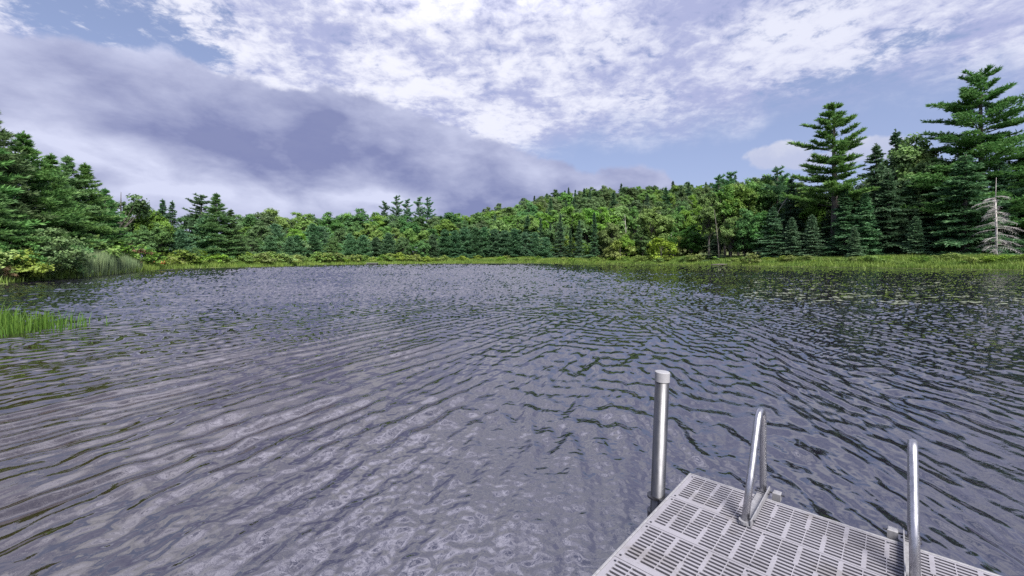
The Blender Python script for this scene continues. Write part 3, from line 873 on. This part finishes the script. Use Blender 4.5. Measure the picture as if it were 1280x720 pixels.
# wooded hill
n_h = 0
for j, Yh in enumerate(np.arange(134, 262, 8.0)):
    for Xh in np.arange(-40, 150, 8.9):
        X = Xh + (4.7 if j % 2 else 0) + rnd.uniform(-2.2, 2.2); Y = Yh + rnd.uniform(-2.2, 2.2)
        px = 640 + F * X / Y
        if not 585 < px < 1010 or (px < 645 and Y > 200): continue
        if px > 900 and Y < 200: continue
        con = rnd.random() < (0.26 if Y > 225 else 0.09)
        key = ('spruce_%d' % rnd.randrange(3)) if con else rnd.choice(['maple_0', 'maple_2', 'hill_0', 'hill_1', 'hill_2', 'hill_0', 'hill_1', 'hill_2', 'aspen_0'])
        band = 'on the skyline ridge of' if Y > 222 else ('halfway up' if Y > 178 else 'low on')
        third = 'left end' if px < 730 else ('middle' if px < 850 else 'right end')
        tree('spruce_tree' if con else 'broadleaf_tree', 'spruce tree' if con else 'broadleaf tree', key, X, Y, rnd.uniform(9.5, 14.5) * (1.15 if con else 1.0), rnd.uniform(0.85, 1.2) * (1.0 if con else 1.12),
             '%s %s the wooded hill, towards its %s' % ('dark spruce tip' if con else 'round leafy crown', band, third),
             '%s %s the wooded hill, %s' % ('spruces' if con else 'leafy crowns', band, third))
        n_h += 1

# ------------------------------------------------------------------ right shore
RT = [(886, 238, 98, 'aspen_0', 1.0, 'slim grey stemmed tree where the right shore woods meet the hill'),
      (899, 221, 100, 'old_pine_2', 1.1, 'ragged dark pine top left of a twin on the right skyline'),
      (913, 216, 101, 'old_pine_2', 1.2, 'ragged dark pine top with upswept twigs, right one of the twin'),
      (906, 232, 97, 'aspen_1', 1.0, 'leafy tall tree below the twin ragged pine tops'),
      (923, 226, 98, 'maple_0', .95, 'leafy tree right of the twin ragged pine tops'),
      (941, 221, 100, 'aspen_0', 1.1, 'tall leafy tree above the white birch trunk'),
      (957, 220, 99, 'darkleaf_1', .9, 'dark leafy crown right above the white birch trunk'),
      (972, 211, 96, 'old_pine_2', 1.1, 'dark pine top rising behind the leaning dead branches'),
      (931, 258, 90, 'darkleaf_2', 1.0, 'dark leafy tree left of the white birch trunk'),
      (914, 270, 91, 'maple_1', .9, 'light green tree above the grey drooping bush on the right shore'),
      (950, 262, 88, 'darkleaf_0', 1.0, 'dark leafy tree hanging over the white birch trunk'),
      (1010, 232, 92, 'maple_2', 1.1, 'light green leafy tree left below the lone tall pine'),
      (1028, 238, 88, 'maple_1', 1.1, 'light green leafy tree under the lone tall pine'),
      (1062, 226, 86, 'darkleaf_1', 1.1, 'dark leafy tree right below the lone tall pine'),
      (1142, 166, 84, 'maple_0', 1.0, 'tall light green tree left of the giant pine'),
      (1160, 180, 82, 'maple_2', 1.0, 'light green tree touching the giant pine on its left'),
      (1126, 190, 82, 'darkleaf_2', 1.0, 'dark leafy tree between the thin spruce tip and the light green tree')]
for px, top, Y, key, wd, lab in RT:
    nm = {'a': 'aspen_tree', 'o': 'pine_tree', 'm': 'maple_tree', 'd': 'broadleaf_tree'}[key[0]]
    tree_px(nm, nm.replace('_', ' '), key, px, top, Y, wd, lab)
RS = [(988, 222, 90, 'spruce_1', 1.15, 'dark spruce with thin top right beside the leaning dead branches'),
      (966, 258, 85.5, 'spruce_3', 1.3, 'broad dark spruce below the leaning dead branches'),
      (990, 272, 83.0, 'pale_spruce_0', 1.25, 'small green spruce, first of the small ones on the right grassy bank'),
      (1015, 268, 81.5, 'pale_spruce_1', 1.15, 'small green spruce left of the paired spruces on the right bank'),
      (1036, 262, 84, 'spruce_3', 1.1, 'dark spruce standing under the lone tall pine'),
      (1055, 234, 79, 'spruce_1', 1.5, 'very dark spruce directly right below the lone tall pine'),
      (1068, 283, 75.5, 'pale_spruce_0', 1.2, 'small pale green spruce hugging the left side of a taller one'),
      (1082, 242, 77.5, 'pale_spruce_0', 1.15, 'tall blue green spruce at the water side of the dark woods'),
      (1095, 180, 80, 'spruce_0', 1.1, 'tall dark spruce with bushy top behind the blue green one'),
      (1119, 163, 84, 'spruce_1', 1.0, 'thin dark spruce tip, highest of the spruces on the right shore'),
      (1110, 215, 77, 'spruce_3', 1.1, 'dark spruce filling the woods between the tall blue green one and the small one'),
      (1135, 225, 78, 'spruce_3', 1.1, 'black green spruce behind the small spruce left of the giant pine'),
      (1165, 235, 77, 'spruce_0', 1.3, 'black green spruce in the shade left of the giant pine'),
      (1145, 270, 72.5, 'pale_spruce_1', 1.15, 'small neat spruce standing alone in front of dark woods left of the giant pine'),
      (1110, 292, 77, 'spruce_3', 1.5, 'low bushy spruce right of the tall blue green one'),
      (1207, 192, 69, 'spruce_3', 1.45, 'big broad spruce in front of the giant pine'),
      (1250, 200, 72, 'spruce_3', 1.3, 'dark spruce behind the silver dead tree'),
      (1278, 190, 74, 'spruce_0', 1.4, 'dark spruce cut by the right picture edge behind the dead tree'),
      (893, 298, 93, 'spruce_3', 2.1, 'grey drooping conifer bush at the waterside below the twin pine tops')]
for px, top, Y, key, wd, lab in RS:
    tree_px('spruce_tree', 'spruce tree', key, px, top, Y, wd, lab)
tree_px('pine_tree', 'pine tree', 'old_pine_0', 1043, 130, 82, 1.35, 'lone tall pine with open feathery crown against the blue sky')
tree_px('pine_tree', 'pine tree', 'old_pine_1', 1228, 88, 76, 1.2, 'giant white pine, tallest tree on the right shore')
tree_px('pine_tree', 'pine tree', 'bushy_pine_0', 1312, 150, 72, 1.3, 'bushy pine cut by the right picture edge')

# dead silver tree with drooping bare branches
def dead_tree():
    X = at(1245, 64.0); Y = 64.0; z = zg(X, Y)
    H = (HOR - 222) / F * Y + CAM_Z - z
    o = empty('dead_tree', (X, Y, z))
    tag(o, 'silver grey dead tree with drooping bare branches on the right bank', 'dead tree')
    MB().tube([(0, 0, -.4), (.05, 0, H * .35), (-.03, .05, H * .72)], [.17, .13, .09], 8).tube([(-.03, .05, H * .70), (.05, 0, H)], [.06, .015], 6).build('trunk', M['bark_dead'], o, True)
    g = random.Random(5)
    for i in range(34):
        s = 0.10 + 0.66 * i / 33; a = g.uniform(0, 6.283); L = g.uniform(2.2, 3.6) * (1.05 - .45 * s)
        hx, hy = math.cos(a), math.sin(a); b = MB()
        def P(t): return Vector((hx * L * t, hy * L * t, s * H + L * (0.12 * t - .40 * t * t) + .0))
        b.tube([P(0), P(.35), P(.7), P(1.0)], [.045, .034, .024, .010], 4, False)
        for k in range(16):
            t = .22 + .05 * k; p = P(t); sg = 1 if k % 2 else -1; l = L * .30 * (1.15 - t) + .2
            d = Vector((hx * .7 - sg * hy * .8, hy * .7 + sg * hx * .8, -.25 + g.uniform(-.3, .15)))
            q = p + d * l; b.tube([p, p + d * l * .5 + Vector((0, 0, .03)), q], [.019, .014, .006], 3, False)
            for kk in range(2):
                e = p + d * l * (.4 + .3 * kk)
                b.tube([e, e + Vector((g.uniform(-.3, .3), g.uniform(-.3, .3), g.uniform(-.35, -.05)))], [.011, .005], 3, False)
        b.build('branch', M['bark_dead'], o)
dead_tree()

def snag(px, y_bot, y_top, dx, Y, r, lab, name, cat, twigs=6, mat='bark_birch'):
    X = at(px, Y); z0 = (HOR - y_bot) / F * Y + CAM_Z; z1 = (HOR - y_top) / F * Y + CAM_Z
    z = zg(X, Y); o = empty(name, (X, Y, z)); tag(o, lab, cat)
    D = dx / F * Y; g = random.Random(int(px))
    pts = [(-.15 * D, 0, -.4), (0, 0, max(z0 - z, .0)), (.45 * D, .1, (z0 + z1) / 2 - z + .1), (D, 0, z1 - z)]
    MB().tube(pts, [r * 1.2, r, r * .75, r * .3], 7).build('trunk', M[mat], o, True)
    b = MB()
    for i in range(twigs):
        t = g.uniform(.35, .95); p = Vector(pts[1]).lerp(Vector(pts[3]), t); l = g.uniform(.6, 1.8)
        q = p + Vector((g.uniform(-.7, .7), g.uniform(-.3, .1), g.uniform(.1, .8))) * l
        b.tube([p, p.lerp(q, .5) + Vector((0, 0, -.06)), q], [r * .35, r * .25, .012], 4, False)
    if twigs: b.build('branch', M[mat], o)
snag(970, 270, 241, 19, 88.0, .06, 'leaning dead silver branches of a broken birch above the broad dark spruce', 'dead_tree', 'dead tree', 9)
snag(947, 316, 268, 2, 89.0, .17, 'white birch trunk standing at the edge of the right shore woods', 'birch_tree', 'birch tree', 2)
snag(783, 300, 268, -2, 119.0, .10, 'left one of two bare pale birch stems below the hill', 'birch_tree', 'birch tree', 5)
snag(795, 304, 270, 5, 118.0, .10, 'right one of two bare pale birch stems, bending to the right', 'birch_tree', 'birch tree', 5)
snag(839, 312, 290, 0, 108.0, .16, 'short pale trunk between the bright leafy trees below the hill', 'birch_tree', 'birch tree', 2)
snag(898, 308, 262, -5, 91.0, .11, 'thin grey trunk rising out of the grey drooping bush', 'dead_tree', 'dead tree', 4, 'bark')

# dark understory and trees that close the woods behind
def under(p0, p1, step, dy, h, group, lab, keys):
    px = p0
    while px < p1:
        q = px + rnd.uniform(-.4, .4) * step; Y = float(shoreY(q)) + dy + rnd.uniform(-2, 2)
        tree('bush', 'bush', rnd.choice(keys), at(q, Y), Y, h * rnd.uniform(.75, 1.3), rnd.uniform(1.0, 1.4), lab, group); px += step
under(300, 660, 11, 20, 5.0, 'understory of the far shore woods', 'dark leafy undergrowth bush inside the woods across the pond', ('alder_0', 'alder_1'))
under(660, 880, 11, 16, 4.5, 'undergrowth below the hill', 'leafy undergrowth bush under the bright trees at the foot of the hill', ('alder_0', 'alder_1', 'shrub_1'))
under(880, 1330, 12, 20, 5.0, 'understory of the right shore woods', 'dark undergrowth bush in the shade of the right shore woods', ('alder_0', 'alder_1'))
for i, px in enumerate(range(985, 1340, 21)):
    tree_px('broadleaf_tree', 'broadleaf tree', 'darkleaf_%d' % (i % 3), px + rnd.uniform(-4, 4), 246 + rnd.uniform(-8, 14), 98 + rnd.uniform(-3, 8), 1.3, 'dark leafy tree deep in the right shore woods behind the spruces', 'dark trees deep in the right shore woods')

# ------------------------------------------------------------------ waterside shrubs
def shrub_run(p0, p1, step, h, dy, group, lab, wide=(1.2, 1.8), keys=('shrub_0', 'shrub_1', 'shrub_2')):
    px = p0
    while px < p1:
        q = px + rnd.uniform(-.4, .4) * step; Y = float(shoreY(q)) + dy + rnd.uniform(-1.2, 1.6)
        X = at(q, Y)
        f_ = (px - p0) / (p1 - p0); w_ = 'left end' if f_ < .25 else ('left half' if f_ < .5 else ('right half' if f_ < .75 else 'right end'))
        tree('shrub', 'shrub', rnd.choice(keys), X, Y, h * rnd.uniform(.55, 1.3), rnd.uniform(*wide), lab + ', ' + w_, group + ', ' + w_)
        px += step
shrub_run(212, 545, 7.0, 1.9, 2.6, 'olive thicket along the far left shore', 'olive green waterside shrub in the long thicket on the far left shore')
shrub_run(240, 330, 9.0, 2.5, 4.5, 'taller shrubs behind the thicket', 'taller dark shrub behind the thicket under the tall pine pair', keys=('alder_0', 'alder_1'))
shrub_run(545, 880, 10.0, 1.35, 3.0, 'low shrubs below the hill', 'low yellow green shrub on the waterside below the hill')
shrub_run(885, 1290, 15.0, .95, 3.2, 'low shrubs on the right bank', 'low green shrub in the lush grass of the right bank', wide=(1.4, 2.2))
for px, top, Y, lab in [(775, 303, 112, 'pale rounded bush below the bare birch stems'), (765, 309, 113, 'small rounded bush left of the pale rounded bush'),
                        (826, 300, 103, 'light green bush left of the short pale trunk'), (938, 318, 83, 'bushy green shrub at the foot of the white birch trunk')]:
    tree_px('bush', 'bush', 'shrub_1', px, top, Y, 1.2, lab)

# ------------------------------------------------------------------ grass, reeds, sedge (nobody could count the blades)
def blade_mesh(name, P, Hh, Wd, lean, mat, label, g, segs=1):
    n = len(P); a = g.uniform(0, 6.283, n); s = np.column_stack([np.cos(a), np.sin(a), np.zeros(n)]) * (Wd / 2)[:, None]
    b = g.uniform(0, 6.283, n); l = np.column_stack([np.cos(b), np.sin(b), np.zeros(n)]) * (Hh * g.uniform(0, lean, n))[:, None]
    up = np.array([0, 0, 1.0])
    if segs == 1:
        V = np.stack([P - s, P + s, P + l + up * Hh[:, None]], 1).reshape(-1, 3); F_ = [np.arange(3 * n).reshape(n, 3)]
    else:
        m = P + l * .30 + up * (Hh * .55)[:, None]; t = P + l + up * (Hh * (1 - .18 * g.random(n)))[:, None]
        V = np.stack([P - s, P + s, m + s * .75, m - s * .75, t], 1).reshape(-1, 3); i = np.arange(5 * n).reshape(n, 5)
        F_ = [i[:, [0, 1, 2, 3]], i[:, [3, 2, 4]]]
    o = link(name, mesh_np(name, V, F_, mat)); tag(o, label, None, None, 'stuff'); return o

def bank():
    g = np.random.default_rng(3)
    def sample(n, x0, x1, y0, y1, dmax):
        P = np.column_stack([g.uniform(x0, x1, n), g.uniform(y0, y1, n)]); d = pond_sd(P)
        px = 640 + F * P[:, 0] / np.maximum(P[:, 1], 1)
        k = (d > -0.25) & (d < dmax) & (px > -90) & (px < 1370) & (P[:, 1] > 20)
        return P[k], d[k]
    P, d = sample(1100000, -75, 95, 22, 132, 11.0)
    z = land_z(P); n = len(P)
    pat = 0.5 + 0.5 * np.sin(P[:, 0] * .37 + 2 * np.sin(P[:, 1] * .23)) * np.sin(P[:, 1] * .41 + 1.5 * np.sin(P[:, 0] * .29))
    Hh = (0.40 + 0.60 * pat) * g.uniform(.5, 1.2, n) * np.where(d < .6, .75, 1) * np.where(P[:, 0] > 20, .8, 1)
    blade_mesh('bank_grass', np.column_stack([P, z]), Hh, .05 + P[:, 1] * .0009, .55, M['grass'], 'lush yellow green grass and weeds along the pond bank', g)
    # reeds on the left bank
    P, d = sample(300000, -44, -25, 30, 56, 2.2)
    px = 640 + F * P[:, 0] / P[:, 1]; k = (px > 97) & (px < 178) & (d < 2.0); P = P[k]; P = P[:5200]; d = d[:0]
    n = len(P); px = 640 + F * P[:, 0] / P[:, 1]
    Hh = np.interp(px, [97, 115, 140, 160, 178], [1.9, 2.2, 2.3, 1.9, 1.2]) * g.uniform(.65, 1.1, n)
    blade_mesh('reeds', np.column_stack([P, land_z(P)]), Hh, g.uniform(.035, .06, n), .16, M['reed'], 'tall green reed bed with tan stems at the left shoreline', g, 2)
    # sedge standing in the near water
    n = 1700
    u = g.random(n) ** 1.25; X = -12.9 + 3.2 * u + g.normal(0, .06, n); Y = 9.5 + g.normal(0, .42, n) - .1 * u
    cl = g.integers(0, 70, n); cx = g.normal(0, .12, 70); X = X + cx[cl] * .5
    keep = g.random(n) < np.interp(X, [-12.9, -10.7, -10.1, -9.5], [1, .9, .30, .06]); X, Y = X[keep], Y[keep]; n = len(X)
    Hh = np.interp(X, [-12.9, -11.9, -10.4, -9.6], [.80, .58, .46, .32]) * g.uniform(.45, 1.15, n)
    blade_mesh('sedge_grass', np.column_stack([X, Y, np.full(n, -.1)]), Hh + .1, g.uniform(.014, .026, n), .38, M['sedge'], 'bright green sedge growing out of the shallow water at left', g, 2)
    # lily pads
    n = 900
    px = g.uniform(930, 1330, n); band = np.array([346.0, 349, 353, 358, 363, 369, 372, 378])[g.integers(0, 8, n)] + g.normal(0, 1.6, n)
    band += (px - 1100) * .012
    cl = np.sin(px * .045 + band * 1.7) + g.normal(0, .5, n); k = cl > .1; px, band = px[k], band[k]; n = len(px)
    Y = yd(band); X = at(px, Y)
    r = g.uniform(.06, .17, n); a0 = g.uniform(0, 6.283, n)
    ang = np.linspace(.25, 6.03, 9)
    ring = np.stack([X[:, None] + r[:, None] * np.cos(a0[:, None] + ang), Y[:, None] + r[:, None] * np.sin(a0[:, None] + ang), np.broadcast_to(.035 + .01 * np.sin(ang * 3), (n, 9))], -1)
    V = np.concatenate([np.column_stack([X, Y, np.full(n, .03)])[:, None], ring], 1).reshape(-1, 3)
    i = np.arange(n * 10).reshape(n, 10)
    f = np.concatenate([i[:, [0, q, q + 1]] for q in range(1, 9)])
    tag(link('lily_pads', mesh_np('lily_pads', V, [f], M['lily'])), 'scattered lily pads floating on the dark water near the right shore', None, None, 'stuff')
bank()

# ------------------------------------------------------------------ small things on the far shores
def boat():
    Y = 60.5; X = at(197, Y); o = empty('rowing_boat', (X, Y, zg(X, Y) + .25), R(8)); tag(o, 'small red and tan rowing boat lying on the grassy left bank', 'boat')
    L, W, Hh = 1.9, .42, .42; b = MB(); n = 12
    for i in range(n + 1):
        t = -1 + 2 * i / n; w = W * (1 - abs(t) ** 2.4) + .03; lift = .12 * t * t
        for j in range(7):
            a = math.pi * j / 6; b.v.append(Vector((t * L / 2, -math.cos(a) * w, lift + Hh * (1 - .95 * math.sin(a)))))
    for i in range(n):
        for j in range(6):
            q = i * 7 + j; b.f.append((q, q + 1, q + 8, q + 7))
    me = b.mesh('hull', M['red'], True); h = link('hull', me, o)
    sd = h.modifiers.new('thickness', 'SOLIDIFY'); sd.thickness = .02
    MB().box((-.35, 0, .30), (.20, .74, .03)).build('thwart', M['tan'], o); MB().box((.35, 0, .30), (.20, .72, .03)).build('thwart', M['tan'], o)
    MB().box((-.62, 0, .44), (.42, .42, .03)).build('bow_deck', M['tan'], o)
boat()
def raft():
    Y = 101.0; X = at(465.5, Y); o = empty('swim_raft', (X, Y, 0), R(4)); tag(o, 'small grey wooden raft floating at the far left shore', 'raft')
    for i in range(6): MB().box((0, -.6 + .24 * i, .34), (2.7, .22, .05)).build('plank', M['greywood'], o)
    for s in (-1, 1): MB().tube([(-1.2, s * .45, .14), (1.2, s * .45, .14)], .17, 10).build('float', M['float'], o)
raft()
def log():
    Y = 85.6; X = at(908, Y); o = link('fallen_log', MB().tube([(-3.0, .3, .16), (-1.2, .1, .22), (.6, -.1, .20), (3.0, -.4, .30)], [.10, .15, .17, .12], 8).tube([(.6, -.1, .2), (1.2, .1, .9)], [.05, .02], 5).mesh('fallen_log', M['bark'], True))
    o.location = (X, Y, .02); tag(o, 'pale fallen log lying along the waterline of the right shore', 'log')
log()

# ------------------------------------------------------------------ dock
DZ = 0.35
CX, CY = 1.048, 2.517
RZ = math.atan2(-.668, .744)
def dock():
    o = empty('dock', (CX, CY, 0), RZ); tag(o, 'pale grated plastic dock deck with slotted panels at lower right', 'dock')
    W, PITCH, T = 1.83, .305, .020
    E = .012                                            # edge trim
    x0, x1 = E + .002, W - E - .002
    def panel():
        """one slotted plank: cells between cut lines, slots left open"""
        w = PITCH - .004; rows = 12; pr = (w - .012) / rows; sl = pr * .53; ky = .0705
        ys = [0.0]
        for i in range(rows):
            c = .006 + pr * (i + .5); ys += [c - sl / 2, c + sl / 2]
        ys.append(w)
        nk = int((x1 - x0 - .03) / ky); ox = .016
        xs = {x0, x1}
        wide, thin = .0078, .0013
        for k in range(nk + 1):
            c = x0 + ox + k * ky
            for e in (-wide, -thin, thin, wide): xs.add(c + e)
        xs = sorted(q for q in xs if x0 <= q <= x1)
        def slot(xc, row):
            u = (xc - x0 - ox) / ky
            if u < 0 or u > nk: return False
            k = int(round(u)); dist = abs(u - k) * ky
            half = 0 if row >= 6 else 1
            hw = wide if (k + half) % 2 == 0 else thin
            if k == 0: hw = wide
            if row == 0 and .45 < u < 2.55: return False      # blank bar at the joint
            return dist > hw
        nx, ny = len(xs) - 1, len(ys) - 1
        solid = np.ones((nx, ny), bool)
        for j in range(ny):
            if j % 2 == 1:
                for i in range(nx):
                    solid[i, j] = not slot((xs[i] + xs[i + 1]) / 2, (j - 1) // 2)
        # merge runs of cells in x so slots have few faces
        b = MB(); vid = {}
        def V(x, y, z):
            k = (round(x, 5), round(y, 5), z)
            if k not in vid: vid[k] = len(b.v); b.v.append(Vector((x, y, z)))
            return vid[k]
        for j in range(ny):
            i = 0
            while i < nx:
                e = i
                while e + 1 < nx and solid[e + 1, j] == solid[i, j]: e += 1
                a, c, y0, y1 = xs[i], xs[e + 1], ys[j], ys[j + 1]
                if solid[i, j]:
                    b.f.append((V(a, y0, 0), V(c, y0, 0), V(c, y1, 0), V(a, y1, 0)))
                    if i == 0: b.f.append((V(a, y1, 0), V(a, y1, -T), V(a, y0, -T), V(a, y0, 0)))
                    if e == nx - 1: b.f.append((V(c, y0, 0), V(c, y0, -T), V(c, y1, -T), V(c, y1, 0)))
                else:
                    # slightly tapered slot with cut corners, walls facing into the hole
                    q = min(.0018, (c - a) * .2)
                    ring = [(a, y0 + q), (a + q, y0), (c - q, y0), (c, y0 + q), (c, y1 - q), (c - q, y1), (a + q, y1), (a, y1 - q)]
                    for m_ in range(8):
                        p, n_ = ring[m_], ring[(m_ + 1) % 8]
                        lo = [(w_[0] + math.copysign(.0022, w_[0] - (a + c) / 2), w_[1] + math.copysign(.0046, w_[1] - (y0 + y1) / 2)) for w_ in (p, n_)]   # slots widen downwards
                        b.f.append((V(lo[0][0], lo[0][1], -T), V(lo[1][0], lo[1][1], -T), V(n_[0], n_[1], 0), V(p[0], p[1], 0)))
                    for cx_, cy_, p, n_ in ((a, y0, ring[0], ring[1]), (c, y0, ring[2], ring[3]), (c, y1, ring[4], ring[5]), (a, y1, ring[6], ring[7])):
                        b.f.append((V(cx_, cy_, 0), V(n_[0], n_[1], 0), V(p[0], p[1], 0)))
                i = e + 1
        for x, s in ((0.0, 1), (w, -1)):
            q = (V(x0, x, 0), V(x1, x, 0), V(x1, x, -T), V(x0, x, -T)); b.f.append(q if s < 0 else q[::-1])
        me = b.mesh('deck_panel', M['plastic'])
        return me
    pm = panel()
    sm = MB().tube([(0, 0, -.004), (0, 0, .0015)], .0055, 10).mesh('deck_screw', M['steel'])
    cm = MB().box((0, 0, 0), (.030, .016, .003), bev=.001).mesh('panel_clip', M['plastic'])
    for i in range(9):
        y = -E - .002 - (i + 1) * PITCH
        p = link('deck_panel', pm, o); p.location = (0, y, DZ)
        for xx in (.030, .445, .867, 1.29, 1.71):
            for yy in (.020, PITCH - .026):
                s = link('deck_screw', sm, p); s.location = (xx if xx < .1 else xx + .012, yy if xx < .1 else yy, .0)
    ln = 9 * PITCH + E + .01
    MB().box((E / 2, -ln / 2, DZ - .055), (E, ln, .114), bev=.003).build('edge_beam', M['alu_flat'], o)
    MB().box((W - E / 2, -ln / 2, DZ - .055), (E, ln, .114), bev=.003).build('edge_beam', M['alu_flat'], o)
    MB().box((W / 2, -E / 2 + .0005, DZ - .055), (W - 2 * E - .002, E, .112), bev=.003).build('end_beam', M['alu_flat'], o)
    for i in range(1, 4):
        MB().box((W * i / 4, -ln / 2 - .01, DZ - .075), (.04, ln - .06, .07)).build('joist', M['steel'], o)
    # bracket that holds the pipe
    b = MB(); b.tube([(-.065, -.33, DZ - .028), (-.065, -.33, DZ - .019)], .044, 20)
    b.box((-.012, -.33, DZ - .035), (.030, .09, .05), bev=.003).build('pipe_bracket', M['steel'], o, False)
    b2 = MB(); b2.tube([(-.065, -.33, DZ - .15), (-.065, -.33, DZ - .10)], .043, 20).build('pipe_bracket', M['steel'], o)
dock()

def dock_post():
    loc = Matrix.Rotation(RZ, 3, 'Z') @ Vector((-.065, -.33, 0))
    o = empty('dock_post', (CX + loc.x, CY + loc.y, 0)); o.rotation_euler = (R(-.4), R(2.3), 0)
    tag(o, 'upright metal pipe with white cap at the left edge of the dock', 'post')
    top = DZ + .650
    b = MB(); pipe = b.tube([(0, 0, -1.6), (0, 0, top - .05)], .0370, 32).build('pipe', M['steel'], o, False)
    c = MB(); c.tube([(0, 0, top - .052), (0, 0, top - .002), (0, 0, top)], [.0395, .0393, .0370], 48).build('cap', M['cap'], o)
    for p in pipe.data.polygons:
        if len(p.vertices) == 4: p.use_smooth = True
dock_post()

def ladder():
    o = empty('swim_ladder', (CX, CY, DZ), RZ); tag(o, 'aluminium swim ladder with two hairpin handrails at the dock end', 'ladder')
    key = [(-.318, .012), (-.205, .195), (-.105, .358), (-.080, .398), (-.058, .428), (-.032, .449), (-.004, .456), (.024, .448), (.045, .426), (.055, .395), (.058, .340), (.058, .05), (.058, -.95)]
    # smooth the path
    path = []
    for i in range(len(key) - 1):
        p0 = Vector(key[max(i - 1, 0)]); p1 = Vector(key[i]); p2 = Vector(key[i + 1]); p3 = Vector(key[min(i + 2, len(key) - 1)])
        for q in range(4 if 1 < i < 10 else 1):
            t = q / (4 if 1 < i < 10 else 1)
            path.append(.5 * ((2 * p1) + (p2 - p0) * t + (2 * p0 - 5 * p1 + 4 * p2 - p3) * t * t + (3 * p1 - p0 - 3 * p2 + p3) * t ** 3))
    path.append(Vector(key[-1]))
    for x, s in ((.37, 1), (.96, -1)):
        b = MB(); b.tube([(x, p.x, p.y) for p in path], .0168, 20)
        h = b.build('handrail', M['alu'], o, False)
        for p in h.data.polygons:
            if len(p.vertices) == 4: p.use_smooth = True
        MB().box((x + s * .005, -.135, .0045), (.052, .41, .007), bev=.001).box((x + s * .0285, -.135, .019), (.005, .41, .034), bev=.001).build('base_bar', M['alu_flat'], h)
        MB().tube([(x, -.318, .006), (x, -.318, .020)], .027, 16).build('foot_plate', M['alu_flat'], h)
        MB().box((x + s * .066, .052, .004), (.038, .040, .044), bev=.004).build('hinge_block', M['alu_flat'], h)
        for yy, zz in ((.052, .014), (.010, .020), (-.30, .020)):
            MB().tube([(x - s * .030, yy, zz), (x + s * (.100 if yy > .04 else .040), yy, zz)], .0045, 8).build('bolt', M['steel'], h)
    for i in range(4):
        MB().box((.665, .058, -.22 - .23 * i), (.56, .075, .03), bev=.004).build('step', M['alu'], o)
ladder()
print('trees', len(TREES), 'hill', n_h)

print('tris', sum(sum(len(p.vertices) - 2 for p in m.polygons) if len(m.polygons) < 200000 else len(m.polygons) * 2 for m in bpy.data.meshes))
